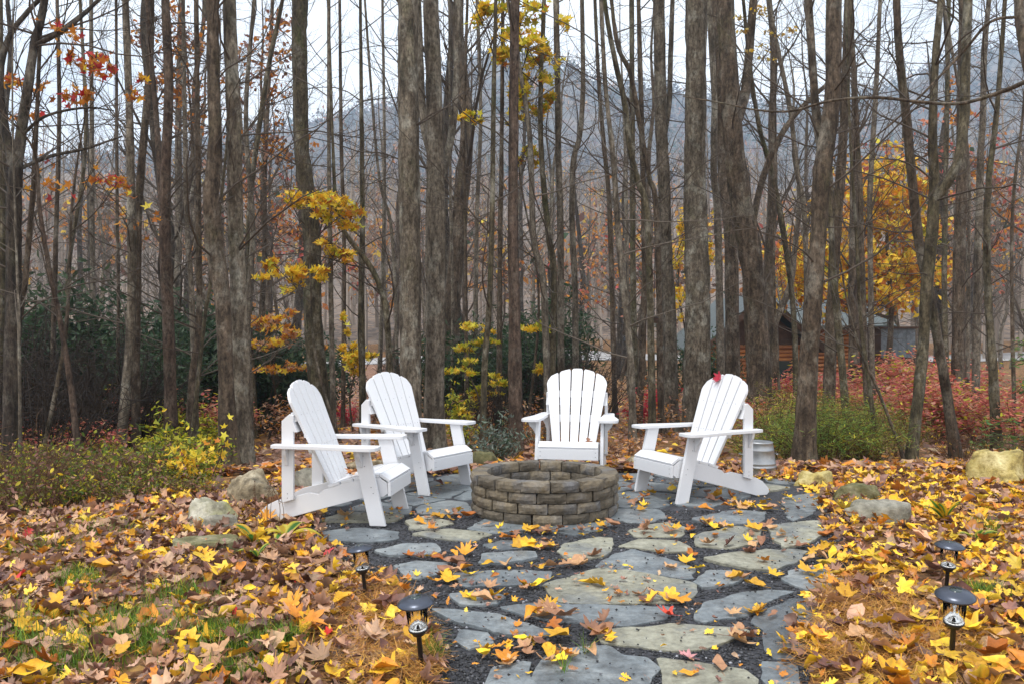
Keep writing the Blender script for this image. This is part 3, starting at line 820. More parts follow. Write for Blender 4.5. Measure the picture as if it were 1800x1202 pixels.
# ------------------------------------------------------------------ rocks
def rock_mesh(seed, sx, sy, sz, mat, flat=0.35, cuts=11):
    rg = np.random.default_rng(seed)
    bm = bmesh.new(); bmesh.ops.create_icosphere(bm, subdivisions=4, radius=1)
    V = np.array([v.co[:] for v in bm.verts])
    for _ in range(cuts):                       # planar facets
        n = rg.normal(size=3); n[2] = abs(n[2]) * 0.7 + 0.1; n /= np.linalg.norm(n)
        d = rg.uniform(0.6, 0.88); k = V @ n - d
        V = V - np.where(k > 0, k, 0)[:, None] * n * 0.92
    V[:, 2] = np.where(V[:, 2] > 1 - flat, 1 - flat + (V[:, 2] - 1 + flat) * 0.2, V[:, 2])
    off = rg.random(3) * 40
    for f, a in ((1.6, 0.12), (3.7, 0.08), (8, 0.05), (17, 0.03)):
        nz = vnoise(V[:, 0] * f + off[0] + V[:, 2] * f * 0.7, V[:, 1] * f + off[1] + V[:, 2] * f * 0.9) 
        V = V * (1 + a * 2 * nz)[:, None]
    V = V * np.array([sx, sy, sz])
    for v, c in zip(bm.verts, V): v.co = c
    me = bpy.data.meshes.new('rock'); bm.to_mesh(me); bm.free()
    me.polygons.foreach_set('use_smooth', np.ones(len(me.polygons), bool))
    me.materials.append(mat)
    return me
def rock(x0, x1, ytop, ybase, mat, seed, label, depth=0.7, rz=0.0, flat=0.3, name='boulder'):
    a, b_ = on_ground(x0, ybase), on_ground(x1, ybase)
    w = b_[0] - a[0]; cx = (a[0] + b_[0]) / 2
    sy = w / 2 * depth; Yc = a[1] + sy * 0.8
    h = (ybase - ytop) / FOC * (a[1] + sy * 0.4)
    h = max(0.07, (h - sy * 0.8 * CAM_H / Yc) * 1.25)
    o = link(name, rock_mesh(seed, w / 2, sy, h * 0.95, mat, flat))
    o.location = (cx, Yc, tz(cx, Yc) + 0.0); o.rotation_euler = (0, 0, rz)
    tag(o, label, 'rock', 'rocks round the patio edge')
    return o
rock(388, 482, 828, 888, M['rock_tan'], 3, 'pale tan rounded boulder behind the mossy pale slab', 0.7, flat=0.15)
rock(308, 408, 864, 924, M['rock_pale'], 8, 'pale slab with yellow green moss on top beside the rounded boulder', 0.75, 0.15, flat=0.45)
rock(345, 420, 903, 932, M['rock_grey'], 12, 'small grey green stone leaning below the pale mossy slab', 0.5)
rock(262, 448, 930, 978, M['rock_moss'], 17, 'long flat mossy stone sunk in the fallen leaves', 0.55, 0.05, flat=0.55)
rock(505, 600, 816, 862, M['rock_grey'], 21, 'grey brown rock behind the chair beside the round boulder', 0.6)
rock(600, 690, 805, 835, M['rock_tan'], 22, 'tan rock at the patio rim between two chairs', 0.6)
rock(826, 884, 785, 822, M['rock_moss'], 25, 'brown mossy rock at the patio rim behind the fire pit', 0.7)
rock(1080, 1200, 782, 818, M['rock_tan'], 31, 'long flat tan rock at the patio rim behind the fire pit', 0.45, flat=0.5)
rock(1190, 1260, 790, 818, M['rock_grey'], 33, 'grey rock at the patio rim beside the flat tan rock', 0.6)
rock(1712, 1850, 783, 852, M['rock_yellow'], 38, 'big yellow boulder rising from the golden leaves', 0.7, 0.1, flat=0.25)
rock(1398, 1484, 822, 856, M['rock_yellow'], 41, 'low yellow rock beside the brown green flat stones', 0.6, flat=0.4)
rock(1462, 1572, 834, 880, M['rock_moss'], 44, 'brown green dome-shaped flat stone behind the grey slab', 0.62, 0, flat=0.5)
rock(1480, 1645, 862, 918, M['rock_grey'], 49, 'grey flat slab stone half buried in golden leaves', 0.5, -0.08, flat=0.55)

# ------------------------------------------------------------------ galvanised tub behind the chair
def tub():
    p = on_ground(1336, 834); r = empty('metal_tub', (p[0], p[1] + 0.05, tz(p[0], p[1] + 0.05) - 0.01))
    tag(r, 'ribbed galvanised metal tub standing upside down behind the chair', 'tub')
    prof = [(0.162, 0.0), (0.166, 0.012), (0.160, 0.022), (0.160, 0.075), (0.165, 0.082), (0.165, 0.09), (0.159, 0.096), (0.157, 0.112), (0.161, 0.118), (0.156, 0.126), (0.140, 0.235), (0.143, 0.242), (0.137, 0.25), (0.130, 0.302), (0.134, 0.310), (0.126, 0.318)]
    link('body', lathe_mesh('body', prof, M['galv'], 40), r)
    link('base_plate', lathe_mesh('base_plate', [(0.126, 0.317), (0.11, 0.312), (0.001, 0.312)], M['galv'], 40), r)
    for s in (-1, 1):
        a = np.linspace(0, math.pi, 9)
        P = np.stack([s * (0.150 + 0.03 * np.sin(a)), 0.045 * np.cos(a), 0.2 + 0 * a], 1)
        bb = MB(); bb.add(*tube_arrays(P, 0.005, 6)); link('handle', bb.mesh('handle', M['galv'], True), r)
tub()

# ------------------------------------------------------------------ leaves
def strip_leaf(t, w, s, fold, curl, twist, rg, jag=0.0):
    t, w, s = map(np.asarray, (t, w, s)); n = len(t)
    mid = np.stack([0 * t, t, 0 * t], 1)
    jl, jr = 1 + jag * rg.normal(size=n), 1 + jag * rg.normal(size=n)
    L = np.stack([-w * jl, t + s, 0 * t], 1); R = np.stack([w * jr, t + s, 0 * t], 1)
    V = np.concatenate([mid, L, R]); V[:, 1] -= 0.5
    x, y = V[:, 0].copy(), V[:, 1].copy()
    V[:, 2] = fold * np.abs(x) + curl * (y * y) + twist * x * y + 0.05 * np.sin(9 * y + rg.random() * 6) * np.abs(x) * 4
    V[:, 2] -= V[:, 2].min()
    i = np.arange(n - 1)
    F = np.concatenate([np.stack([i, i + 1, n + i + 1, n + i], 1), np.stack([i, 2 * n + i, 2 * n + i + 1, i + 1], 1)])
    return V, F
def fan_leaf(ang, r, fold, curl, rg, jag=0.05):
    ang = np.radians(ang); r = np.asarray(r) * (1 + jag * rg.normal(size=len(r)))
    V = np.concatenate([[(0, 0, 0)], np.stack([r * np.sin(ang), r * np.cos(ang), 0 * r], 1)])
    x, y = V[:, 0], V[:, 1]
    ph = rg.random() * 6
    V[:, 2] = fold * np.abs(x) + curl * (x * x + y * y) + 0.10 * np.sin(3 * np.arctan2(x, y) + ph) * np.hypot(x, y)
    V[:, 2] -= V[:, 2].min()
    m = len(r)
    return V, np.array([(0, 1 + (i + 1) % m, 1 + i) for i in range(m)])
MAP_A = [0, 9, 17, 26, 38, 48, 58, 72, 88, 104, 120, 150, 176]
MAP_R = [.62, .40, .46, .27, .46, .56, .40, .28, .42, .46, .26, .24, .10]
def maple(rg):
    a = MAP_A + [360 - q for q in MAP_A[::-1][:-1]]; r = MAP_R + MAP_R[::-1][:-1]
    return fan_leaf(a, r, rg.uniform(-.1, .35), rg.uniform(-.2, .9), rg)
def oak(rg):
    t = [0, .1, .2, .3, .38, .5, .58, .7, .78, .9, 1.0]
    w = [.012, .015, .13, .07, .22, .10, .26, .11, .18, .09, .01]
    s = [0, 0, .05, 0, .08, 0, .08, 0, .06, 0, 0]
    return strip_leaf(t, w, s, rg.uniform(0, .6), rg.uniform(-.3, .9), rg.uniform(-.5, .5), rg, 0.15)
def ovate(rg):
    t = [0, .12, .28, .45, .62, .8, .92, 1.0]; w = [.01, .10, .20, .24, .21, .13, .06, .005]
    return strip_leaf(t, w, np.zeros(8), rg.uniform(.1, .9), rg.uniform(-.3, 1.0), rg.uniform(-.6, .6), rg, 0.08)
def tulip(rg):
    a = [0, 14, 30, 40, 58, 76, 96, 118, 140, 165, 180]; r = [.36, .42, .52, .34, .40, .46, .34, .44, .46, .32, .22]
    a = a + [360 - q for q in a[::-1][1:-1]]; r = r + r[::-1][1:-1]
    return fan_leaf(a, r, rg.uniform(0, .5), rg.uniform(-.2, .9), rg)
rgl = np.random.default_rng(21)
TEMPL = [f(rgl) for f in (maple, oak, ovate, tulip) for _ in range(6)]
CARPET = TEMPL[:4] + TEMPL[6:18] + TEMPL[6:12] + TEMPL[20:24]

def euler_batch(rg, n, tilt):
    yaw = rg.random(n) * 2 * math.pi
    tx, ty = rg.normal(size=n) * tilt, rg.normal(size=n) * tilt
    def rot(a, ax):
        c, s = np.cos(a), np.sin(a); Z, O = np.zeros(n), np.ones(n)
        if ax == 'z': m = [[c, -s, Z], [s, c, Z], [Z, Z, O]]
        elif ax == 'x': m = [[O, Z, Z], [Z, c, -s], [Z, s, c]]
        else: m = [[c, Z, s], [Z, O, Z], [-s, Z, c]]
        return np.array(m).transpose(2, 0, 1)
    return rot(tx, 'x') @ rot(ty, 'y') @ rot(yaw, 'z')
def scatter(b, rg, P, size, cols, tilt=0.3, templ=None, curlz=1.0, mottle=0.0):
    n = len(P); R = euler_batch(rg, n, tilt)
    templ = templ or TEMPL
    tid = rg.integers(len(templ), size=n)
    for k, (V, F) in enumerate(templ):
        idx = np.nonzero(tid == k)[0]
        if not len(idx): continue
        W = np.einsum('nij,vj->nvi', R[idx], V * (1, 1, curlz)) * size[idx, None, None] + P[idx, None, :]
        m = len(V)
        FF = (F[None] + (np.arange(len(idx)) * m)[:, None, None]).reshape(-1, F.shape[1])
        C = np.repeat(cols[idx], m, 0)
        if mottle: C = C * (1 + mottle * rg.normal(size=(len(C), 1)) * (1, 0.9, 0.6)).clip(0.4, 1.5)
        b.add(W.reshape(-1, 3), FF, C)
def pick(rg, n, pal):
    """pal: list of (weight, colours)"""
    w = np.array([p[0] for p in pal], float); w /= w.sum()
    g = rg.choice(len(pal), size=n, p=w)
    out = np.zeros((n, 3))
    for k, (_, cs) in enumerate(pal):
        i = np.nonzero(g == k)[0]
        out[i] = np.array(cs)[rg.integers(len(cs), size=len(i))]
    out *= rg.uniform(0.72, 1.25, size=(n, 1)) * rg.uniform(0.93, 1.07, size=(n, 3))
    return np.clip(out, 0.005, 0.9)

LEFT_PAL = [(2.6, YEL), (1.1, ORG), (4.6, TAN), (5, BRN), (.03, RED)]
RIGHT_PAL = [(5, YEL), (1.8, ORG), (3.4, TAN), (3.2, BRN), (.03, RED)]
FLOOR_PAL = [(1, YEL), (1.6, ORG), (2.5, TAN), (5, BRN)]
def sample(rg, n, x0, x1, y0, y1, keep):
    X = rg.uniform(x0, x1, n * 2); Y = rg.uniform(y0, y1, n * 2)
    m = keep(X, Y); X, Y = X[m][:n], Y[m][:n]
    return X, Y
PATV = PATIO
def in_patio(X, Y, grow=0.0):
    c = PATV.mean(0); P = c + (PATV - c) * (1 + grow)
    r = np.zeros(len(X), bool); n = len(P)
    for i in range(n):
        x1, y1 = P[i]; x2, y2 = P[(i + 1) % n]
        k = ((y1 > Y) != (y2 > Y))
        xx = (x2 - x1) * (Y - y1) / (y2 - y1 + 1e-12) + x1
        r ^= k & (X < xx)
    return r
# the leaf carpet either side of the patio and on its edge
bl = MB(); rg = np.random.default_rng(31)
for side, pal, box, n in (('l', LEFT_PAL, (-5.6, -0.05, 2.7, 7.4), 9500), ('r', RIGHT_PAL, (1.1, 6.0, 2.7, 8.6), 9500)):
    def keep(X, Y):
        k = ~in_patio(X, Y, -0.09 if side == 'r' else -0.045)
        if side == 'l': k &= (Y < 6.9 + 0.35 * vnoise(X * 1.5, Y * 0 + 3) * 2) | (X > -2.6)
        return k
    X, Y = sample(rg, n, *box, keep)
    z = terr(X, Y) + rg.random(len(X)) ** 2 * 0.05 + 0.004
    gap = vnoise(X * 1.6 + 5, Y * 1.6)
    scatter(bl, rg, np.stack([X, Y, z], 1), np.minimum(rg.lognormal(math.log(0.085), 0.28, len(X)), 0.15), pick(rg, len(X), pal), 0.42, CARPET, 1.5, 0.2)
# thin leaf fall over the patio rim and the back bank
X, Y = sample(rg, 2400, -2.2, 3.4, 6.9, 9.6, lambda X, Y: ~in_patio(X, Y, -0.13))
scatter(bl, rg, np.stack([X, Y, terr(X, Y) + rg.random(len(X)) * 0.03], 1), rg.uniform(0.06, 0.13, len(X)), pick(rg, len(X), RIGHT_PAL), 0.3)
X, Y = sample(rg, 800, -1.4, 2.4, 3.1, 8.2, lambda X, Y: in_patio(X, Y, -0.03) & (np.hypot(X - PITC[0], Y - PITC[1]) > PITR + 0.04) & (vnoise(X * 2.3, Y * 2.3 + 7) > -0.12))
scatter(bl, rg, np.stack([X, Y, 0.022 + 0.006 * rg.random(len(X))], 1), rg.uniform(0.018, 0.055, len(X)), pick(rg, len(X), [(3, YEL), (2, ORG), (4, TAN), (2, BRN)]), 0.3, CARPET, 1.3, 0.2)
tag(link('leaf_litter', bl.mesh('leaf_litter', M['litterleaf'])), 'thick carpet of fallen yellow, orange and brown leaves beside the patio', 'leaves', kind='stuff')
# leaves on the forest floor
simple = []
for _ in range(8):
    V = np.array([(0, -.5, 0), (.3, -.05, .06), (0, .5, .02), (-.3, .0, .08)]) * (1 + 0.15 * rgl.normal(size=(4, 3)))
    simple.append((V, np.array([(0, 1, 2, 3)])))
bf = MB(); n = 26000
Y = 8 + 30 * rg.random(n) ** 1.9; X = rg.uniform(-1, 1, n) * (Y * 0.66 + 1)
scatter(bf, rg, np.stack([X, Y, terr(X, Y) + 0.02 + rg.random(n) * 0.04], 1), rg.uniform(0.06, 0.15, n), pick(rg, n, FLOOR_PAL), 0.35, simple)
tag(link('forest_litter', bf.mesh('forest_litter', M['litterleaf'])), 'brown fallen leaves covering the forest floor between the trunks', 'leaves', kind='stuff')

# single fallen leaves: those on the stones and the largest ones of the carpet
LCOL = {'yellow': (0.76, 0.45, 0.03), 'orange': (0.55, 0.2, 0.02), 'tan': (0.46, 0.25, 0.13), 'brown': (0.19, 0.085, 0.055), 'red': (0.55, 0.03, 0.03), 'pink': (0.6, 0.28, 0.28), 'cream': (0.72, 0.6, 0.36)}
LM = {k: leafy('leaf_' + k, v, 0.12, 0.5, 0.75) for k, v in LCOL.items()}
LMESH = {}
def leaf_mesh(kind, v, col):
    key = (kind, v, col)
    if key not in LMESH:
        V, F = TEMPL[kind * 6 + v]
        b = MB(); b.add(V * (1, 1, 1.35), F)
        # stalk
        q = np.array([(0, -0.5 if kind in (1, 2) else 0.0, 0.02), (0.03, -0.62 if kind in (1, 2) else -.4, 0.05), (0.06, -0.8 if kind in (1, 2) else -.62, 0.07)])
        b.add(*tube_arrays(q, 0.008, 3))
        LMESH[key] = b.mesh('leaf', LM[col])
    return LMESH[key]
rg = np.random.default_rng(44); pyr = random.Random(3)
def place_leaf(x, y, z, size, col, kind=None, tilt=0.25, place='patio', rot=None):
    kind = rg.integers(4) if kind is None else kind
    o = link('fallen_leaf', leaf_mesh(int(kind), int(rg.integers(6)), col))
    o.location = (x, y, z); o.scale = (size,) * 3
    o.rotation_euler = rot or (rg.normal() * tilt, rg.normal() * tilt, rg.random() * 6.28)
    shp = ('pointed star-shaped', 'long lobed', 'oval', 'blunt lobed')[int(kind)]
    if place == 'patio': tag(o, f'{col} {shp} fallen leaf lying on the flagstones of the patio', 'leaf', f'{col} leaves on the patio')
    elif place == 'lawn': tag(o, f'large {col} {shp} fallen leaf on top of the leaf carpet', 'leaf', f'large {col} leaves on the leaf carpet')
    else: tag(o, place, 'leaf')
    return o
cols = ['yellow'] * 7 + ['orange'] * 3 + ['tan'] * 6 + ['brown'] * 2
CL = [(790, 912, 22, 7, 9), (770, 930, 40, 6, 4), (920, 945, 30, 8, 10), (905, 958, 25, 5, 6), (1010, 938, 26, 3, 5), (1065, 925, 16, 3, 3), (1122, 888, 12, 8, 6), (1180, 938, 40, 8, 12),
      (1290, 935, 40, 8, 12), (1330, 890, 28, 8, 12), (1270, 888, 20, 7, 7), (1200, 860, 30, 8, 4), (1200, 990, 12, 10, 4), (1300, 1025, 14, 4, 4), (1330, 955, 40, 8, 7), (745, 985, 34, 4, 8), (805, 1000, 20, 5, 5),
      (905, 1000, 26, 4, 4), (965, 970, 20, 5, 3), (1000, 1000, 22, 8, 3), (920, 1038, 34, 6, 5), (965, 1085, 16, 9, 5), (790, 1025, 34, 7, 8), (860, 1062, 24, 8, 5), (960, 1155, 40, 14, 9), (890, 1150, 40, 16, 12),
      (1060, 1125, 14, 8, 4), (1180, 1065, 10, 6, 3), (1340, 1085, 26, 6, 5), (1300, 1130, 16, 8, 5), (1240, 1190, 24, 7, 2), (1440, 990, 18, 20, 7), (1460, 920, 18, 22, 8), (1420, 1130, 16, 20, 8), (1140, 1060, 8, 4, 2),
      (860, 850, 26, 6, 4), (740, 850, 40, 8, 5), (1100, 850, 20, 8, 4), (600, 905, 30, 8, 3), (1040, 1060, 60, 40, 6), (1250, 1000, 80, 60, 6)]
for cx, cy, sx, sy, n in CL:
    for _ in range(n):
        p = on_ground(cx + rg.normal() * sx, cy + rg.normal() * sy)
        if not inside(PATIO, p[:2]) or np.linalg.norm(p[:2] - PITC) < PITR + 0.03: continue
        place_leaf(p[0], p[1], 0.022 + rg.random() * 0.012, rg.uniform(0.07, 0.135), pyr.choice(cols))
place_leaf(*on_ground(1175, 1091, 0.0)[:2], 0.03, 0.10, 'red', 0, place='bright red fallen leaf lying between the flagstones', rot=(0.1, 0.1, 1.2))
place_leaf(*on_ground(1210, 1167, 0.0)[:2], 0.03, 0.09, 'pink', 0, place='pale pink star-shaped fallen leaf on the dark gravel', rot=(0, .1, 0.6))
place_leaf(*on_ground(966, 1077, 0.0)[:2], 0.034, 0.12, 'yellow', 0, rot=(0.35, 0.2, 0.3))
place_leaf(*on_ground(985, 1093, 0.0)[:2], 0.03, 0.2, 'tan', 0, rot=(0.2, 0.0, 2.2))
place_leaf(*on_ground(1000, 998, 0.0)[:2], 0.03, 0.2, 'tan', 1, rot=(0.1, 0.1, -0.9))
for _ in range(44):
    p = on_ground(rg.uniform(0, 730), rg.uniform(1060, 1205)); 
    if in_patio(np.array([p[0]]), np.array([p[1]]), -0.02)[0]: continue
    place_leaf(p[0], p[1], tz(p[0], p[1]) + 0.05, rg.uniform(0.10, 0.145), pyr.choice(['yellow', 'tan', 'tan', 'brown', 'orange']), place='lawn')
for _ in range(36):
    p = on_ground(rg.uniform(1430, 1800), rg.uniform(1040, 1205))
    if in_patio(np.array([p[0]]), np.array([p[1]]), -0.02)[0]: continue
    place_leaf(p[0], p[1], tz(p[0], p[1]) + 0.05, rg.uniform(0.10, 0.145), pyr.choice(['yellow', 'yellow', 'tan', 'brown', 'orange']), place='lawn')
# leaves on the chairs
def on_chair(i, x, y, z, size, col, kind, label, rot):
    w = Matrix.Translation(CH[i].location) @ Matrix.Rotation(CH[i].rotation_euler.z, 4, 'Z') @ Vector((x, y, z))
    place_leaf(w.x, w.y, w.z, size, col, kind, place=label, rot=rot)
on_chair(3, -0.655, -0.10, 0.925, 0.125, 'red', 0, 'bright red leaf stuck to the top of a white chair back', tuple((Matrix.Rotation(rad(204), 4, 'Z') @ Matrix.Rotation(rad(64), 4, 'Y') @ Matrix.Rotation(rad(200), 4, 'Z')).to_euler()))
on_chair(0, -0.30, 0.05, 0.295, 0.15, 'tan', 1, 'tan oak leaf lying at the back of a white chair seat beside another', (0.2, 0.1, 0.5))
on_chair(0, -0.22, -0.14, 0.312, 0.13, 'orange', 0, 'orange brown leaf lying on a white chair seat under its arm', (0.2, 0.1, 2.5))
on_chair(2, -0.32, 0.14, 0.29, 0.13, 'tan', 1, 'tan leaf standing against the slats of the chair behind the pit', (1.0, 0.1, 0.3))
on_chair(3, -0.10, -0.12, 0.335, 0.10, 'yellow', 2, 'yellow leaf lying on a white chair seat', (0.1, 0.1, 1.3))

# ------------------------------------------------------------------ grass tufts and pine straw showing through the leaves
def blades(b, rg, P, h, w, cols, lean=0.5):
    n = len(P); a = rg.random(n) * 6.28; la = rg.random(n) * 6.28; L = lean * rg.random(n)
    d = np.stack([np.cos(a), np.sin(a), 0 * a], 1) * w[:, None]
    up = np.stack([np.cos(la) * L, np.sin(la) * L, np.ones(n)], 1); up /= np.linalg.norm(up, axis=1)[:, None]
    mid = P + up * h[:, None] * 0.55
    tip = P + up * h[:, None] + np.stack([np.cos(la), np.sin(la), -0.3 + 0 * la], 1) * (h * 0.35 * L)[:, None]
    V = np.stack([P - d, P + d, mid + d * 0.7, mid - d * 0.7, tip], 1).reshape(-1, 3)
    i = np.arange(n)[:, None] * 5
    b.add(V, i + np.array([[0, 1, 2, 3]]), np.repeat(cols, 5, 0)); 
    b.F[3].append(i + np.array([[3, 2, 4]]) + b.n - len(V))
bg = MB(); rg = np.random.default_rng(52)
TUFT = [(135, 1020, 22, 8, 500), (200, 1110, 40, 14, 450), (260, 1130, 40, 16, 500), (380, 1110, 40, 16, 500), (430, 1135, 40, 12, 450), (510, 1128, 14, 6, 250), (30, 1120, 40, 24, 450), (120, 1160, 50, 18, 450), (320, 1050, 40, 10, 300),
        (160, 930, 60, 8, 300), (60, 960, 40, 8, 250), (250, 1090, 40, 12, 350), (1720, 1050, 24, 5, 350), (1740, 930, 20, 8, 250), (420, 1190, 60, 8, 350), (990, 1185, 4, 3, 20), (760, 1160, 6, 10, 150), (1030, 1150, 3, 3, 20)]
for cx, cy, sx, sy, n in TUFT:
    Q = np.array([on_ground(cx + rg.normal() * sx, cy + rg.normal() * sy) for _ in range(n)])
    Q[:, 2] = terr(Q[:, 0], Q[:, 1])
    blades(bg, rg, Q, rg.uniform(0.05, 0.115, n), rg.uniform(0.0013, 0.0026, n), pick(rg, n, [(3, [(0.12, 0.22, 0.03), (0.16, 0.28, 0.035), (0.09, 0.17, 0.02)]), (0.6, YGR)]), 0.9)
tag(link('grass', bg.mesh('grass', M['grass'])), 'short green grass showing through the fallen leaves', 'grass', kind='stuff')
bs = MB()
for cx, cy, sx, sy, n in [(660, 1060, 50, 20, 1600), (690, 1150, 60, 40, 2200), (740, 1180, 40, 20, 800), (1480, 1130, 60, 40, 1800), (1560, 1080, 60, 30, 1800), (1620, 1150, 70, 30, 1500), (1470, 1050, 30, 30, 700)]:
    Q = np.array([on_ground(cx + rg.normal() * sx, cy + rg.normal() * sy) for _ in range(n)])
    Q = Q[~in_patio(Q[:, 0], Q[:, 1], -0.05)]; n = len(Q)
    Q[:, 2] = terr(Q[:, 0], Q[:, 1]) + 0.02 + 0.035 * rg.random(n)
    a = rg.random(n) * 6.28; L = rg.uniform(0.04, 0.09, n); d = np.stack([np.cos(a), np.sin(a), rg.normal(size=n) * 0.25], 1) * L[:, None]
    s = np.stack([-np.sin(a), np.cos(a), 0 * a], 1) * 0.0011
    V = np.stack([Q - s, Q + s, Q + d + s, Q + d - s], 1).reshape(-1, 3)
    bs.add(V, np.arange(n)[:, None] * 4 + np.array([[0, 1, 2, 3]]), np.repeat(pick(rg, n, [(3, [(0.50, 0.24, 0.05), (0.58, 0.32, 0.08), (0.36, 0.16, 0.04)])]), 4, 0))
tag(link('pine_straw', bs.mesh('pine_straw', M['grass'])), 'orange brown pine straw mulch around the path lights', 'mulch', kind='stuff')

# ------------------------------------------------------------------ trees
def grow(b, rg, p, d, length, r, level, maxlev, up=0.25, sides=(5, 3, 3, 3), kids=(6, 4, 3), wob=0.13, tips=None):
    """one limb with its side branches, added to b"""
    n = (6, 4, 3, 3)[min(level, 3)]
    pts = [np.array(p, float)]; d = np.array(d, float); d /= np.linalg.norm(d)
    for i in range(n):
        d = d + rg.normal(size=3) * wob + np.array([0, 0, up * 0.35])
        d /= np.linalg.norm(d)
        pts.append(pts[-1] + d * length / n)
    P = np.array(pts); R = r * np.linspace(1, 0.28, n + 1)
    b.add(*tube_arrays(P, R, sides[min(level, 3)]))
    if tips is not None and level >= maxlev - 1: tips.append(P[-1]); tips.append(P[-3])
    if level < maxlev:
        k = kids[min(level, len(kids) - 1)]
        for j in range(k):
            t = rg.uniform(0.18, 0.97); i = min(int(t * n), n - 1); f = t * n - i
            q = P[i] * (1 - f) + P[i + 1] * f
            ax = P[i + 1] - P[i]; ax /= np.linalg.norm(ax)
            o = rg.normal(size=3); o -= ax * (o @ ax); o /= np.linalg.norm(o) + 1e-9
            ang = rg.uniform(0.5, 1.0)
            dd = ax * math.cos(ang) + o * math.sin(ang)
            grow(b, rg, q, dd, length * rg.uniform(0.34, 0.62) * (1.1 - 0.45 * t), r * (1 - 0.65 * t) * rg.uniform(0.45, 0.65), level + 1, maxlev, up, sides, kids, wob, tips)

def trunk_mesh(b, rg, P, R, sides=14, rough=0.045):
    """trunk with furrows that run along it and small bumps"""
    n = len(P)
    a = np.arange(sides) / sides * 2 * math.pi
    ph = rg.random(4) * 6.28
    seg = np.concatenate([[0], np.cumsum(np.linalg.norm(np.diff(P, axis=0), axis=1))])
    lob = np.ones((n, sides))
    for k, (m, amp) in enumerate(((2, .05), (3, .05), (5, .035), (7, .03))):
        lob += amp * np.cos(m * a[None, :] + ph[k] + seg[:, None] * rg.uniform(-.5, .5))
    lob += rough * rg.normal(size=(n, sides)) + 0.05 * vnoise(seg * 2.1 + ph[0] * 9, seg * 0 + ph[1])[:, None] * 2
    b.add(*tube_arrays(P, R, sides, lobes=lob))

def hero(name, label, poly, depth, mat, forks=(), twigs=10, top=5.0, group=None, detail=14, tlen=(0.9, 2.2), seed=0, tw_lo=1.6, twmat=None, wig=0.17, lev=2, curve_y=None, cat='tree', base=True):
    """tree whose trunk follows the line seen in the photograph: poly = [(px, py, width px)...] from the top down to the foot"""
    rg = np.random.default_rng(1000 + seed)
    n = len(poly)
    pts, rs = [], []
    yo = np.cumsum(rg.normal(size=n)) * 0.06
    yo -= yo[-1]
    for i, (x, y, w) in enumerate(poly):
        Yd = depth + yo[i]
        pts.append(at(x, y, Yd)); rs.append(w / FOC * Yd / 2)
    pts, rs = np.array(pts), np.array(rs)
    foot = pts[-1].copy(); gz = tz(foot[0], foot[1])
    if base:
        if foot[2] > gz + 0.1:
            pts = np.vstack([pts, [foot[0], foot[1], gz - 0.12]]); rs = np.append(rs, rs[-1] * 1.1)
        else: pts[-1][2] = gz - 0.12
    # continue above the frame
    if top:
        d = pts[0] - pts[1]; d /= np.linalg.norm(d); d = d * 0.6 + np.array([0, 0, 0.4]); d /= np.linalg.norm(d)
        pts = np.vstack([pts[0] + d * top + rg.normal(size=3) * 0.2, pts[0] + d * top * 0.5, pts]); rs = np.concatenate([[rs[0] * 0.25, rs[0] * 0.65], rs])
    P = sm(pts, 7); 
    R = np.interp(np.linspace(0, 1, len(P)), np.linspace(0, 1, len(pts)), rs)
    if base:
        hgt = P[:, 2] - gz
        R = R * (1 + 0.45 * np.exp(-np.clip(hgt, 0, 9) / 0.16))
    o = pts[-1].copy(); o[2] = gz
    root = tag(empty(name, o), label, cat, group)
    b = MB(); trunk_mesh(b, rg, P - o, R, detail)
    link('trunk', b.mesh('trunk', mat, True), root)
    lines = [(P, R)]
    for fk in forks:
        fp = np.array([at(x, y, depth + rg.normal() * 0.05 + 0.12 * k) for k, (x, y, w) in enumerate(fk)]); fr = np.array([w for _, _, w in fk]) / FOC * depth / 2
        k = np.argmin(np.linalg.norm(P - fp[0], axis=1)); fp[0] = P[k]
        Q = sm(fp, 6); RR = np.interp(np.linspace(0, 1, len(Q)), np.linspace(0, 1, len(fp)), fr)
        b = MB(); trunk_mesh(b, rg, Q - o, RR, 10)
        link('limb', b.mesh('limb', mat, True), root)
        lines.append((Q, RR))
    bt = MB()
    for _ in range(twigs):
        Q, RR = lines[0] if rg.random() < 0.7 or len(lines) == 1 else lines[rg.integers(len(lines))]
        ok = np.nonzero(Q[:, 2] > gz + tw_lo)[0]
        if not len(ok): continue
        k = rg.choice(ok)
        az = rg.random() * 6.28
        d = np.array([math.cos(az), math.sin(az), rg.uniform(0.05, 0.9)])
        L = rg.uniform(*tlen); r0 = min(RR[k] * 0.35, 0.004 + 0.0045 * L)
        grow(bt, rg, Q[k] - o, d, L, r0, 0, lev, 0.12, wob=wig, kids=(6, 4, 3))
    if top:
        for _ in range(5):
            k = rg.integers(0, 12); az = rg.random() * 6.28
            grow(bt, rg, P[k] - o, np.array([math.cos(az), math.sin(az), 0.9]), rg.uniform(1.5, 3), R[k] * 0.5, 0, 1, 0.2)
    if bt.n: link('crown', bt.mesh('crown', twmat or M['twig'], True), root)
    return root, P, R

def leaves_in(b, rg, c, ext, n, size, pal, tilt=0.7, layers=True, templ=None):
    """leaf sprays spread through an ellipsoid"""
    k = max(2, n // 14)
    cen = rg.normal(size=(k, 3)) * 0.42
    cid = rg.integers(k, size=n)
    off = cen[cid] + rg.normal(size=(n, 3)) * (0.17, 0.17, 0.12 if layers else 0.2)
    P = np.asarray(c) + off * np.asarray(ext)
    scatter(b, rg, P, rg.uniform(0.7, 1.25, n) * size, pick(rg, n, pal), tilt, templ or simple)
    return np.asarray(c) + cen * np.asarray(ext)

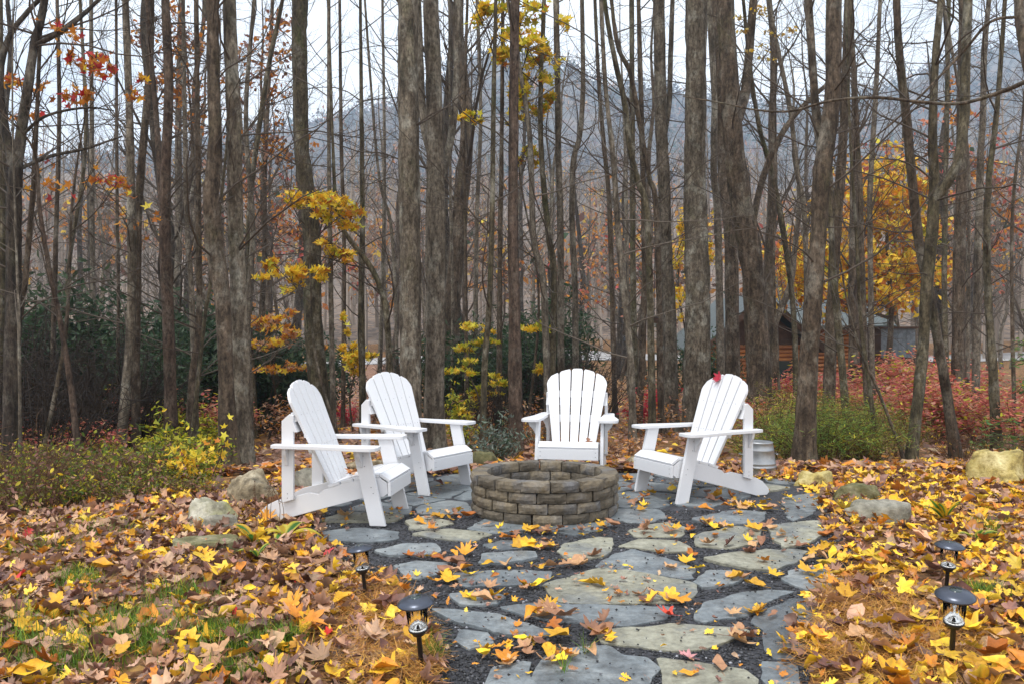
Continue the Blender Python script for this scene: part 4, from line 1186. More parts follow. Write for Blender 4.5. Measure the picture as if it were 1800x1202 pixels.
G, B_, MO, RD, DK, PL = (M[k] for k in ('bark_grey', 'bark_brown', 'bark_mossy', 'bark_red', 'bark_dark', 'bark_pale'))
big = 'thick trunks close behind the patio'
hero('tree', 'dark forked tree with spreading limbs and sparse orange leaves beside the brush thicket', [(80, -10, 13), (62, 70, 14), (50, 150, 16), (38, 230, 18), (28, 300, 22), (25, 400, 24), (24, 540, 24), (18, 800, 26)], 8.6, DK,
     forks=[[(28, 310, 16), (8, 220, 14), (0, 140, 12), (14, 70, 10), (50, 20, 9), (90, -20, 7)], [(58, 78, 9), (110, 55, 8), (145, 28, 7), (180, -5, 6), (230, -40, 4)], [(30, 295, 7), (90, 275, 6), (150, 262, 5), (215, 240, 3)], [(40, 230, 6), (80, 205, 5), (150, 190, 4), (200, 195, 2)]], twigs=26, seed=1, tlen=(0.8, 2.0))
hero('tree', 'slim grey trunk with a slight bow left of a straight twin trunk', [(220, -20, 11), (228, 200, 12), (232, 420, 14), (230, 580, 15), (220, 700, 16), (208, 830, 17)], 11.0, G, seed=2, twigs=9)
hero('tree', 'slim mottled trunk standing beside a slightly bowed grey trunk', [(265, -20, 12), (262, 130, 12), (250, 270, 13), (242, 400, 13), (238, 640, 15), (240, 800, 16)], 11.6, B_, seed=3, twigs=9)
hero('tree', 'smooth reddish brown straight trunk above the red shrubs', [(290, -20, 14), (297, 150, 15), (292, 280, 16), (290, 400, 18), (296, 560, 19), (303, 810, 22)], 11.0, RD, forks=[[(291, 430, 13), (282, 330, 11), (274, 200, 10), (262, 60, 8), (258, -20, 8)]], seed=4, twigs=8)
hero('tree', 'thick rough-barked trunk wound with vines, joined close to a taller twin', [(373, -10, 22), (375, 130, 22), (378, 250, 24), (371, 340, 28), (376, 430, 30), (391, 530, 26), (396, 650, 26), (404, 845, 32)], 8.9, B_, seed=5, twigs=12, group=big, detail=18)
hero('tree', 'thick grey trunk rising beside the vine-wound trunk near the boulders', [(403, -10, 21), (407, 130, 22), (412, 260, 23), (414, 400, 26), (421, 560, 28), (425, 700, 29), (428, 840, 35)], 9.2, G, seed=6, twigs=12, group=big, detail=18)
hero('tree', 'curving mottled trunk with pale lichen behind the left-back chair'.replace('left-back', 'two'), [(527, -10, 27), (526, 80, 25), (528, 160, 24), (530, 260, 25), (539, 340, 28), (548, 420, 28), (550, 560, 30), (560, 680, 32), (571, 775, 36)], 13.2, MO, seed=7, twigs=9, group=big, detail=18)
hero('tree', 'thickest straight grey trunk beside the forked vine-streaked trunk', [(717, -10, 33), (718, 200, 34), (721, 400, 36), (722, 550, 37), (722, 700, 38), (722, 805, 44)], 11.0, G, seed=8, twigs=5, group=big, detail=20, tw_lo=3)
hero('tree', 'forked grey trunk with a dark vine streak down its face', [(757, -10, 26), (763, 150, 28), (766, 300, 31), (768, 420, 30), (767, 560, 31), (764, 680, 33), (763, 790, 38)], 11.6, PL,
     forks=[[(768, 330, 14), (786, 275, 15), (798, 200, 13), (803, 100, 12), (806, -20, 11)], [(758, 300, 15), (745, 220, 14), (739, 120, 12), (735, -20, 11)]], seed=9, twigs=7, group=big, detail=18, tw_lo=3)
hero('tree', 'straight brown furrowed trunk behind the fire pit with yellow leaves above', [(905, -10, 16), (903, 200, 17), (902, 400, 19), (905, 550, 21), (908, 800, 25)], 11.2, RD, seed=10, twigs=12, group=big)
hero('tree', 'grey lichen-spotted trunk with a side fork beside the thickest right-hand trunk'.replace('right-hand ', ''), [(1158, -10, 19), (1160, 150, 20), (1163, 250, 21), (1168, 350, 21), (1170, 450, 22), (1177, 560, 23), (1181, 755, 27)], 15.0, PL,
     forks=[[(1165, 270, 9), (1176, 190, 9), (1179, 100, 9), (1183, -20, 8)]], seed=11, twigs=12, group=big, detail=16)
hero('tree', 'massive grey mottled trunk rising behind the chair with the red leaf', [(1224, -10, 38), (1224, 150, 38), (1222, 300, 40), (1224, 420, 43), (1226, 560, 45), (1223, 755, 52)], 14.6, G, seed=12, twigs=6, group=big, detail=20, tw_lo=3.5)
hero('tree', 'large dark furrowed trunk leaning away with a fork above the cabin', [(1275, -10, 30), (1282, 130, 33), (1290, 250, 35), (1305, 370, 38), (1319, 450, 39), (1328, 560, 40), (1334, 680, 42), (1336, 765, 50)], 14.2, B_,
     forks=[[(1304, 230, 18), (1308, 175, 18), (1316, 110, 16), (1325, 0, 15), (1330, -30, 14)], [(1322, 440, 11), (1334, 340, 12), (1362, 260, 11), (1400, 200, 9), (1460, 145, 7), (1520, 110, 4)]], seed=13, twigs=10, group=big, detail=20)
hero('tree', 'leaning mossy trunk with a second stem at the patio corner by the low yellow rock', [(1467, -10, 26), (1465, 130, 26), (1461, 200, 28), (1446, 300, 30), (1440, 400, 28), (1431, 520, 29), (1422, 640, 32), (1413, 830, 36)], 9.0, B_,
     forks=[[(1446, 290, 16), (1436, 210, 15), (1429, 120, 15), (1420, -20, 14)]], seed=14, twigs=14, group=big, detail=18)
hero('tree', 'mossy crooked trunk splitting in two above the leaf bank beside the big yellow boulder', [(1655, -20, 10), (1645, 100, 12), (1640, 230, 14), (1643, 320, 17), (1640, 400, 19), (1630, 500, 19), (1624, 600, 18), (1614, 700, 18), (1599, 822, 20)], 9.6, MO,
     forks=[[(1645, 345, 15), (1680, 295, 16), (1695, 210, 17), (1697, 120, 16), (1703, -20, 15)]], seed=15, twigs=16, group=big)
hero('tree', 'brown trunk leaning outward at its foot beside the mossy crooked trunk', [(1575, -15, 12), (1581, 100, 13), (1592, 200, 14), (1603, 320, 15), (1614, 420, 15), (1630, 500, 15), (1652, 620, 15), (1665, 700, 16), (1684, 800, 19)], 10.2, B_, seed=16, twigs=12)
# tree just outside the frame, with the long bough that crosses the view
hero('tree', 'tree at the view edge with a long bare bough reaching across the woods', [(1790, -20, 16), (1797, 60, 17), (1812, 140, 19), (1830, 300, 22), (1840, 820, 30)], 7.6, B_,
     forks=[[(1812, 138, 9), (1760, 162, 8), (1690, 182, 7), (1620, 180, 6), (1540, 172, 5.5), (1460, 178, 5), (1390, 196, 4.5), (1330, 194, 4), (1270, 182, 3), (1200, 170, 2)],
            [(1800, 20, 5), (1740, 40, 5), (1690, 95, 4.5), (1610, 178, 4), (1550, 232, 3), (1490, 272, 2)]], seed=17, twigs=8, tw_lo=4.2, tlen=(0.6, 1.4))
hero('dead_tree', 'dead reddish trunk leaning over the dark brush thicket', [(70, 370, 7), (88, 480, 8), (105, 560, 9), (125, 680, 10), (141, 830, 12)], 8.8, RD, seed=18, twigs=6, top=1.2, cat='tree')

# slimmer trees one can tell apart, by their own lines
SLIM = [
 ([(60, 300, 8), (52, 400, 9), (43, 500, 10), (25, 620, 10), (6, 780, 11)], 9.4, 0), ([(30, 480, 4), (33, 560, 5), (36, 820, 7)], 8.2, 1), ([(160, -20, 6), (162, 400, 8), (165, 680, 9)], 18, 1),
 ([(204, -20, 5), (206, 380, 6), (208, 520, 6), (205, 760, 7)], 14, 0), ([(140, -20, 5), (150, 260, 6), (120, 480, 7), (118, 720, 8)], 15, 2), ([(322, -20, 6), (328, 380, 8), (336, 500, 9), (346, 790, 10)], 12, 1),
 ([(345, -20, 8), (349, 380, 10), (350, 560, 11), (336, 680, 11), (330, 830, 13)], 11.5, 0), ([(380, 430, 6), (360, 560, 7), (345, 700, 8), (332, 820, 9)], 10.5, 2), ([(448, -20, 7), (432, 200, 8), (444, 400, 9), (436, 560, 9), (440, 720, 11)], 14, 1),
 ([(500, -20, 7), (470, 130, 9), (442, 330, 10), (436, 480, 10), (446, 720, 12)], 16, 2), ([(480, -20, 6), (466, 300, 8), (465, 450, 9), (452, 690, 11)], 20, 0), ([(578, -20, 6), (578, 240, 7), (580, 420, 9), (583, 600, 10), (587, 790, 11)], 13, 1),
 ([(597, -20, 5), (600, 250, 6), (605, 450, 7), (603, 740, 8)], 16, 0), ([(633, -20, 5), (636, 250, 8), (637, 420, 10), (635, 560, 12), (640, 770, 14)], 13.5, 2), ([(585, 250, 5), (592, 370, 7), (610, 415, 8), (645, 460, 9), (668, 505, 10), (681, 570, 10), (690, 760, 12)], 13, 2),
 ([(640, -20, 4), (665, 300, 5), (690, 420, 6), (700, 720, 7)], 18, 1), ([(822, -20, 5), (815, 250, 6), (818, 420, 6), (820, 740, 8)], 15, 0), ([(838, -20, 6), (845, 200, 7), (838, 400, 8), (835, 720, 10)], 21, 1),
 ([(872, -20, 6), (868, 150, 8), (866, 330, 9), (861, 520, 10), (852, 650, 11), (849, 800, 12)], 11, 2), ([(884, -20, 6), (881, 300, 8), (879, 420, 9), (877, 770, 11)], 14, 0), ([(890, -20, 7), (912, 110, 8), (931, 240, 10), (938, 420, 11), (955, 500, 12), (963, 760, 13)], 13.4, 1),
 ([(957, -20, 7), (950, 220, 9), (963, 400, 11), (974, 500, 12), (966, 760, 14)], 13.8, 2), ([(977, -20, 10), (980, 150, 10), (982, 300, 11), (985, 400, 12), (987, 760, 13)], 14.6, 1), ([(1045, -20, 6), (1053, 150, 7), (1062, 260, 8), (1072, 380, 9), (1082, 740, 10)], 17, 0),
 ([(1060, -20, 7), (1080, 100, 9), (1098, 180, 10), (1107, 260, 10), (1122, 320, 11), (1139, 400, 11), (1148, 780, 13)], 12.6, 2), ([(1073, -20, 6), (1086, 80, 8), (1108, 130, 8), (1125, 220, 9), (1141, 310, 9), (1155, 390, 10), (1163, 780, 12)], 13.2, 0),
 ([(1056, -20, 7), (1064, 150, 8), (1078, 280, 10), (1088, 430, 12), (1102, 560, 13), (1110, 660, 13), (1112, 800, 15)], 12.2, 1), ([(1110, -20, 8), (1112, 300, 10), (1113, 500, 11), (1118, 740, 12)], 20, 2), ([(1122, -20, 7), (1130, 300, 10), (1133, 470, 11), (1128, 650, 12), (1121, 790, 14)], 14.4, 0),
 ([(1244, -20, 10), (1250, 60, 10), (1256, 180, 11), (1255, 300, 12), (1262, 400, 13), (1268, 720, 14)], 17, 1), ([(1255, -20, 13), (1262, 150, 16), (1270, 250, 19), (1276, 340, 22), (1285, 430, 24), (1288, 720, 27)], 18, 0), ([(1305, -20, 6), (1320, 130, 7), (1336, 230, 8), (1356, 300, 9), (1376, 400, 10), (1395, 550, 10), (1402, 760, 12)], 15, 2),
 ([(1348, -20, 7), (1370, 100, 8), (1390, 200, 9), (1400, 300, 9), (1415, 400, 10), (1422, 760, 11)], 15.6, 1), ([(1492, -20, 12), (1482, 250, 16), (1470, 400, 19), (1464, 520, 20), (1455, 780, 24)], 13, 0), ([(1455, 100, 8), (1462, 430, 11), (1470, 540, 13), (1480, 640, 13), (1493, 790, 15)], 11.8, 2),
 ([(1494, -20, 7), (1505, 200, 8), (1512, 330, 9), (1515, 460, 10), (1526, 800, 11)], 12.6, 0), ([(1548, -20, 6), (1540, 160, 8), (1530, 330, 9), (1530, 460, 9), (1535, 760, 11)], 16, 1), ([(1495, 250, 5), (1505, 400, 6), (1513, 560, 7), (1530, 690, 8), (1547, 830, 9)], 9.8, 2),
 ([(1480, 480, 3), (1510, 610, 4.5), (1545, 690, 5), (1586, 800, 6)], 9.4, 0), ([(1668, -20, 7), (1663, 300, 8), (1660, 500, 9), (1665, 740, 11)], 19, 2), ([(1695, -20, 16), (1692, 150, 17), (1690, 330, 19), (1686, 480, 20), (1684, 750, 23)], 15, 0), ([(1740, -20, 8), (1730, 90, 10), (1728, 200, 11), (1722, 330, 12), (1713, 750, 14)], 15.4, 1),
 ([(1768, -20, 7), (1752, 200, 9), (1740, 300, 11), (1735, 400, 12), (1737, 520, 13), (1745, 640, 15), (1753, 790, 18)], 11.6, 2), ([(1800, 180, 5), (1779, 400, 6), (1784, 780, 7)], 14, 0), ([(1655, -20, 5), (1700, 260, 6), (1702, 480, 7), (1700, 760, 8)], 17, 1), ([(0, -20, 9), (4, 300, 11), (2, 560, 12), (0, 820, 13)], 12, 2),
 ([(100, -20, 6), (104, 200, 7), (98, 420, 8), (90, 760, 9)], 13, 0), ([(1023, -20, 8), (1025, 150, 9), (1019, 240, 10), (1008, 285, 11), (1006, 400, 11), (1011, 520, 11), (1012, 760, 12)], 14.8, 1), ([(672, -20, 5), (676, 300, 6), (672, 500, 7), (664, 760, 9)], 19, 1), ([(790, 60, 4), (792, 350, 5), (796, 560, 6), (790, 760, 7)], 16, 1),
]
LAND = [(24, 'dark forked tree'), (140, 'dead leaning trunk'), (228, 'bowed grey trunk'), (300, 'reddish brown trunk'), (395, 'vine-wound trunk'), (550, 'curving mottled trunk'), (640, 'leaf-covered track'), (722, 'thickest straight trunk'),
        (770, 'forked vine-streaked trunk'), (905, 'brown furrowed trunk'), (1010, 'chair behind the fire pit'), (1090, 'flat tan rock'), (1172, 'lichen-spotted trunk'), (1224, 'massive grey trunk'), (1325, 'large trunk above the cabin'),
        (1440, 'leaning trunk with two stems'), (1540, 'golden tree'), (1625, 'mossy crooked trunk'), (1680, 'trunk leaning at its foot'), (1760, 'big yellow boulder')]
def near_to(px): return min(LAND, key=lambda q: abs(q[0] - px))[1]
def form(poly):
    xs = [p[0] for p in poly]; L = poly[-1][1] - poly[0][1]
    lean = abs(xs[-1] - xs[0]) / L
    dev = max(abs(p[0] - (xs[0] + (xs[-1] - xs[0]) * (p[1] - poly[0][1]) / L)) for p in poly)
    a = 'curving' if dev > 16 else ('leaning' if lean > 0.07 else 'straight')
    w = poly[-1][2]
    return ('stout ' if w > 18 else 'thin ' if w < 9 else 'slim ') + a
kinds = [('bare_tree', 'slim brown bare tree in the crowd of trunks behind the chairs', B_, 'slim brown bare trees'), ('bare_tree', 'slim grey bare tree in the crowd of trunks behind the chairs', PL, 'slim grey bare trees'), ('bare_tree', 'slim mossy dark bare tree in the crowd of trunks behind the chairs', MO, 'slim mossy bare trees')]
for i, (poly, dep, k) in enumerate(SLIM):
    nm, lab, mt, grp = kinds[k]
    lab = f"{form(poly)} {('brown', 'grey', 'mossy')[k]} bare tree {'just beside' if dep < 13 else 'some way behind' if dep < 17 else 'well back behind'} the {near_to(poly[-1][0])}"
    hero(nm, lab, poly, dep, mt, twigs=13, top=4.0, group=grp, detail=9, seed=100 + i, tlen=(0.9, 2.3), tw_lo=1.2, twmat=M['twig'] if k != 1 else M['twig_pale'], lev=2, wig=0.13)

# trees farther in: a few kinds, copied
def proto_tree(seed, H, r0, mat, twmat, lev=2, start=0.22, nl=20, upright=0.8, kids=(6, 5, 4), lean=0.03):
    rg = np.random.default_rng(seed)
    root = empty('woodland_tree')
    n = 9
    P = np.cumsum(np.vstack([[0, 0, -0.2], np.stack([rg.normal(size=n) * lean * H / n * 2, rg.normal(size=n) * lean * H / n * 2, np.full(n, H / n)], 1)]), 0)
    P = sm(P, 4); R = r0 * np.linspace(1.05, 0.12, len(P)); R[:3] *= 1.25
    b = MB(); trunk_mesh(b, rg, P, R, 8, 0.04); link('trunk', b.mesh('trunk', mat, True), root)
    bt = MB(); tips = []
    for i in range(nl):
        t = start + (1 - start) * (i + rg.random()) / nl
        k = min(int(t * (len(P) - 1)), len(P) - 2); az = rg.random() * 6.28
        L = H * rg.uniform(0.12, 0.28) * (1.1 - 0.6 * t)
        grow(bt, rg, P[k], (math.cos(az), math.sin(az), upright * rg.uniform(0.6, 1.8)), L, R[k] * rg.uniform(0.2, 0.38), 0, lev, 0.25, sides=(5, 3, 3, 3), kids=kids, tips=tips)
    link('crown', bt.mesh('crown', twmat, True), root)
    return root, np.array(tips)
PROT = []
for i in range(8):
    H = (13, 15, 11, 16, 9, 12, 7, 14)[i]
    mt, tw = ((PL, M['twig_pale']), (B_, M['twig']), (G, M['twig_pale']), (DK, M['twig']))[i % 4]
    r, tips = proto_tree(300 + i, H, 0.012 * H * (0.75 + 0.1 * (i % 4)), mt, tw, nl=(22 if H > 10 else 14), upright=0.5 + 0.3 * (i % 3), start=(0.15, 0.2, 0.25, 0.12)[i % 4], lean=0.02 + 0.015 * (i % 3))
    PROT.append(r)
rg = np.random.default_rng(77)
spots = []
while len(spots) < 122:
    Yd = 17 + 43 * rg.random() ** 0.85
    X = rg.uniform(-0.86, 0.86) * Yd
    if 6 < X < 15 and 25 < Yd < 38: continue
    tx = np.interp(Yd, [9.6, 17, 23, 33, 50, 57], [-2.75, -3.7, -4.6, -6.5, -9, -10])
    if abs(X - tx) < 1.6: continue
    if abs(Yd - 59) < 3.5: continue
    if all(math.hypot(X - a, Yd - c) > 0.9 for a, c in spots): spots.append((X, Yd))
TL = ['tall pale bare tree deep in the autumn woods', 'tall brown bare tree deep in the autumn woods', 'tall grey bare tree deep in the autumn woods', 'tall dark bare tree deep in the autumn woods']
for i, (X, Yd) in enumerate(spots):
    k = i % 8
    o = PROT[k] if i < 8 else copy_tree(PROT[k])
    s = rg.uniform(0.8, 1.2)
    o.location = (X, Yd, tz(X, Yd)); o.scale = (s, s, s * rg.uniform(0.95, 1.15)); o.rotation_euler = (rg.normal() * 0.03, rg.normal() * 0.03, rg.random() * 6.28)
    lab = TL[k % 4].replace('deep in the autumn woods', f"deep in the woods {'beyond' if Yd < 38 else 'far beyond'} the {near_to(900 + X / Yd * FOC)}")
    tag(o, lab, 'tree', TL[k % 4].replace('tree', 'trees'))

# far wood on the slopes: bare trees too many and too far to count
def lod_tree(seed, H):
    rg = np.random.default_rng(seed); b = MB()
    P = np.array([(0, 0, -0.5), (rg.normal() * .2, rg.normal() * .2, H * 0.45), (rg.normal() * .5, rg.normal() * .5, H)])
    b.add(*tube_arrays(P, [0.011 * H, 0.008 * H, 0.002 * H], 4))
    for i in range(13):
        t = rg.uniform(0.25, 0.95); p = P[0] * (1 - t) + P[2] * t; az = rg.random() * 6.28
        d = np.array([math.cos(az), math.sin(az), rg.uniform(0.5, 1.6)]); d /= np.linalg.norm(d)
        L = H * rg.uniform(0.15, 0.3) * (1.15 - 0.6 * t); q = p + d * L
        b.add(*tube_arrays(np.array([p, (p + q) / 2 + rg.normal(size=3) * 0.1, q]), [0.003 * H, 0.002 * H, 0.0006 * H], 3))
        for _ in range(3):
            s0 = p + (q - p) * rg.uniform(0.3, 0.9); d2 = d + rg.normal(size=3) * 0.6; d2 /= np.linalg.norm(d2)
            e = s0 + d2 * L * 0.5; w = np.cross(d2, rg.normal(size=3)); w = w / np.linalg.norm(w) * 0.0012 * H
            b.add(np.array([s0 - w, s0 + w, e]), [(0, 1, 2)])
    return b
LOD = [lod_tree(500 + i, 11 + i % 4 * 1.5) for i in range(6)]
for b_ in LOD:
    b_.V = np.concatenate(b_.V)
rg = np.random.default_rng(81)
fw = MB(); fl = MB()
n = 1000
Yd = 62 + 230 * rg.random(n) ** 1.5; X = rg.uniform(-0.92, 0.92, n) * Yd
Zt = terr(X, Yd)
for i in range(n):
    L = LOD[i % 6]; s = rg.uniform(0.8, 1.3); a = rg.random() * 6.28; c, s_ = math.cos(a) * s, math.sin(a) * s
    V = L.V @ np.array([[c, s_, 0], [-s_, c, 0], [0, 0, s]]) + np.array([X[i], Yd[i], Zt[i]])
    col = np.array([0.27, 0.225, 0.185]) * rg.uniform(0.6, 1.3)
    base = fw.n
    fw.V.append(V); fw.C.append(np.repeat(col[None], len(V), 0))
    for k in (3, 4):
        for F in L.F[k]: fw.F[k].append(F + base)
    fw.n += len(V)
    if rg.random() < 0.30:
        leaves_in(fl, rg, (X[i], Yd[i], Zt[i] + 7 * s), (3.4 * s, 3.4 * s, 4.0 * s), 90, 0.75, [(3, ORG), (3, BRN), (2, TAN), (1.2, YEL), (0.6, DGR)], 0.9, False)
M['farwood'] = leafy('far_bark', None, 0.0, 0.9, 0.2)
tag(link('far_forest', fw.mesh('far_forest', M['farwood'])), 'mass of bare grey trees covering the slope beyond the road', 'forest', kind='stuff')
# mountain forest: crowns on the far slope and along the ridge
n = 3600
u = rg.uniform(-0.75, 0.75, n); r = np.where(rg.random(n) < 0.28, rg.uniform(885, 905, n), rg.uniform(335, 900, n))
Zm = mount(u, r)
for i in range(n):
    h = rg.uniform(7, 15)
    pal = [(4, [(0.10, 0.075, 0.06), (0.13, 0.09, 0.07), (0.08, 0.065, 0.055)]), (1.3, BRN), (.5, ORG), (.9, DGR)]
    k = 16
    c = pick(rg, 1, pal)[0]
    P = np.array([u[i] * r[i], r[i], Zm[i] + h * 0.5]) + rg.normal(size=(k, 3)) * (h * 0.26, h * 0.26, h * 0.3)
    scatter(fl, rg, P, rg.uniform(2.2, 4.6, k), np.repeat(c[None], k, 0) * rg.uniform(0.8, 1.2, (k, 1)), 1.2, simple)
tag(link('far_foliage', fl.mesh('far_foliage', M['leaf'])), 'rusty and brown tree crowns on the distant hazy slopes', 'forest', kind='stuff')

# ------------------------------------------------------------------ trees and saplings that still hold coloured leaves
star = [fan_leaf([0, 36, 72, 108, 144, 180, 216, 252, 288, 324], [.6, .25, .55, .25, .5, .2, .5, .25, .55, .25], .1, .4, rgl) for _ in range(4)]
def leafy_tree(name, label, px, py, depth, clumps, pal, size, mat=B_, seed=0, w=6, cat='tree', group=None, templ=None, tilt=0.7, twig_n=2):
    """slender stem with limbs that reach each clump of leaves; clumps = (px, py, half width px, half height px, leaves)"""
    rg = np.random.default_rng(2000 + seed)
    f = at(px, py, depth); gz = tz(f[0], depth); o = np.array([f[0], depth, gz])
    root = tag(empty(name, o), label, cat, group)
    cs = [(at(c[0], c[1], depth + rg.normal() * 0.35), c[2] / FOC * depth * 1.35, c[3] / FOC * depth * 1.35, c[4]) for c in clumps]
    topc = max(cs, key=lambda c: c[0][2])
    tp = topc[0]
    mid1 = o * 0.66 + tp * 0.34 + np.array([rg.normal() * 0.12, rg.normal() * 0.2, 0]); mid2 = o * 0.33 + tp * 0.67 + np.array([rg.normal() * 0.12, rg.normal() * 0.2, 0])
    P = sm(np.array([o - (0, 0, 0.1), mid1, mid2, tp]), 7)
    r0 = w / FOC * depth / 2
    R = np.linspace(r0, r0 * 0.25, len(P))
    b = MB(); trunk_mesh(b, rg, P - o, R, 8); link('trunk', b.mesh('trunk', mat, True), root)
    bt, bl = MB(), MB()
    for c, ex, ez, n in cs:
        cen = leaves_in(bl, rg, c - o, (ex, ex * 0.8, ez), n, size, pal, tilt, templ=templ)
        k = np.argmin(np.abs(P[:, 2] - (c[2] - 0.35 * np.linalg.norm((c - tp)[:2]) - 0.2))); q = P[k]
        m = (q + c) / 2 + np.array([0, 0, -0.06])
        L = sm(np.array([q, m, c]) - o, 4)
        bt.add(*tube_arrays(L, np.linspace(R[k] * 0.6, 0.005, len(L)), 5))
        for s in cen[:: max(1, len(cen) // 14)]:
            for _ in range(twig_n):
                e = s + rg.normal(size=3) * 0.06
                st = L[rg.integers(3, len(L))]
                bt.add(*tube_arrays(sm(np.array([st, (st + e) / 2 + rg.normal(size=3) * 0.05, e]), 3), np.linspace(0.006, 0.002, 7), 3))
    link('branches', bt.mesh('branches', M['twig'], True), root)
    link('foliage', bl.mesh('foliage', M['leaf']), root)
    return root
YEL = [(0.90, 0.60, 0.05), (0.95, 0.68, 0.08), (0.85, 0.50, 0.03)]
GOLD = [(5, YEL), (.6, ORG), (.8, YGR)]
leafy_tree('maple_sapling', 'slender maple with golden yellow leaf sprays behind the curving trunk', 603, 790, 12.2, [(545, 352, 42, 14, 110), (592, 362, 42, 22, 240), (590, 445, 28, 16, 130), (560, 470, 20, 14, 50), (508, 486, 34, 22, 110), (480, 465, 20, 16, 50)], GOLD, 0.13, seed=1, templ=star)
leafy_tree('yellow_tree', 'slender tree with bright yellow green leaves up its stem beside the straight brown trunk', 925, 790, 14, [(915, 25, 42, 30, 130), (930, 85, 40, 34, 150), (945, 135, 30, 30, 120), (915, 165, 30, 26, 90), (893, 215, 20, 10, 50), (928, 270, 16, 22, 70), (950, 175, 16, 24, 50), (820, 205, 26, 6, 46), (846, 30, 28, 34, 80), (880, 90, 24, 26, 60), (948, 575, 24, 8, 60), (945, 648, 14, 8, 30)], [(5, YEL), (3, YGR), (.6, ORG)], 0.15, seed=2, templ=star)
leafy_tree('golden_tree', 'broad golden orange tree glowing behind the cabin roof', 1555, 700, 27, [(1545, 350, 60, 46, 756), (1500, 400, 60, 46, 756), (1590, 410, 50, 50, 684), (1440, 455, 60, 34, 648), (1400, 500, 50, 34, 504), (1520, 470, 80, 40, 936), (1600, 490, 44, 40, 576), (1480, 520, 70, 26, 612), (1560, 300, 40, 30, 288), (1400, 455, 30, 30, 252), (1620, 330, 26, 34, 234), (1540, 530, 60, 22, 396)], [(4.5, YEL), (2.6, ORG), (.6, YGR)], 0.24, seed=3, w=12, tilt=0.9)
leafy_tree('orange_tree', 'smaller orange red tree standing behind the golden tree', 1600, 690, 33, [(1560, 290, 50, 40, 130), (1520, 310, 40, 40, 110), (1660, 440, 40, 60, 160), (1340, 470, 50, 60, 200), (1310, 400, 30, 50, 90)], [(3, ORG), (2, PNK), (1, TAN)], 0.26, seed=4, w=9, tilt=0.9)
leafy_tree('oak_tree', 'tall oak with sparse rust brown leaves behind the vine-wound trunks', 350, 760, 19, [(325, 60, 44, 50, 260), (300, 150, 40, 40, 160), (345, 190, 44, 60, 220), (450, 130, 46, 46, 240), (500, 60, 40, 40, 160), (470, 230, 44, 50, 220), (440, 330, 40, 50, 150), (520, 320, 40, 60, 180), (250, 90, 30, 50, 90), (500, 400, 34, 40, 110)], [(3, BRN), (2.6, ORG), (1.4, TAN)], 0.14, seed=5, w=10, tilt=0.9)
leafy_tree('oak_tree', 'oak with sparse red orange leaves arching over the dark brush', 60, 800, 9.6, [(170, 92, 51, 45, 54), (190, 120, 39, 45, 45), (120, 100, 60, 31, 27), (40, 155, 54, 34, 36), (70, 170, 39, 31, 30), (230, 150, 33, 34, 23), (165, 322, 51, 15, 30), (205, 325, 39, 15, 21), (70, 208, 30, 15, 18), (160, 300, 105, 114, 27)], [(4, ORG), (1.2, RED), (.8, YEL)], 0.105, seed=6, w=8, templ=star)
leafy_tree('maple_sapling', 'pale yellow green sapling with layered leaves between chairs', 838, 780, 13, [(835, 578, 34, 7, 80), (815, 610, 26, 8, 70), (855, 600, 26, 8, 60), (830, 640, 34, 12, 90), (850, 690, 30, 12, 90), (865, 665, 20, 10, 50), (820, 720, 22, 16, 60)], [(4, YGR), (3, YEL)], 0.11, seed=7, w=4, templ=star)
leafy_tree('maple_sapling', 'small bright yellow sapling beside the dark brook bank', 622, 770, 15, [(618, 612, 14, 22, 110), (622, 640, 16, 22, 130), (655, 628, 14, 8, 50), (606, 590, 8, 26, 40)], [(5, YEL), (1, YGR)], 0.12, seed=8, w=4, templ=star)
leafy_tree('maple_sapling', 'orange and rust leaved sapling beside the leaf track', 470, 780, 15.5, [(470, 575, 34, 18, 130), (490, 600, 30, 20, 150), (450, 610, 24, 14, 90), (500, 650, 40, 10, 110), (480, 560, 26, 10, 60), (520, 560, 20, 16, 60)], [(3, ORG), (2, YEL), (2, TAN)], 0.13, seed=9, w=5, templ=star)
leafy_tree('yellow_tree', 'yellow leaved tree half hidden behind the massive grey trunk', 1200, 740, 22, [(1198, 400, 14, 44, 150), (1194, 470, 14, 44, 150), (1250, 430, 12, 60, 90), (1196, 540, 16, 26, 70)], [(5, YEL), (1, YGR)], 0.16, seed=10, w=5)
leafy_tree('beech_tree', 'bare-topped tree with a few pale yellow leaves high above the cabin', 1375, 780, 13.6, [(1300, 42, 20, 14, 26), (1365, 20, 30, 20, 40), (1350, 70, 30, 12, 30), (1400, 60, 24, 14, 30), (1380, 100, 24, 10, 14), (1330, 90, 22, 14, 16)], [(4, [(0.45, 0.30, 0.10), (0.5, 0.36, 0.08)]), (1, YEL)], 0.075, seed=11, w=6)
leafy_tree('maple_sapling', 'rust red sapling on the slope among the bare trunks beside the golden tree', 1700, 720, 30, [(1650, 240, 50, 40, 150), (1700, 300, 50, 50, 180), (1760, 320, 50, 50, 180), (1690, 200, 30, 40, 80), (1770, 420, 40, 50, 130)], [(3, ORG), (3, PNK), (2, BRN)], 0.2, seed=12, w=8, tilt=0.9)
leafy_tree('maple_sapling', 'faded salmon leaved tree on the slope behind the fire pit chair', 1090, 720, 34, [(1060, 450, 40, 50, 160), (1110, 480, 40, 60, 180), (1030, 520, 40, 40, 120), (1150, 420, 30, 60, 130), (940, 460, 40, 40, 90)], [(3, TAN), (2.4, ORG), (1.5, PNK)], 0.2, seed=13, w=8, tilt=0.9)
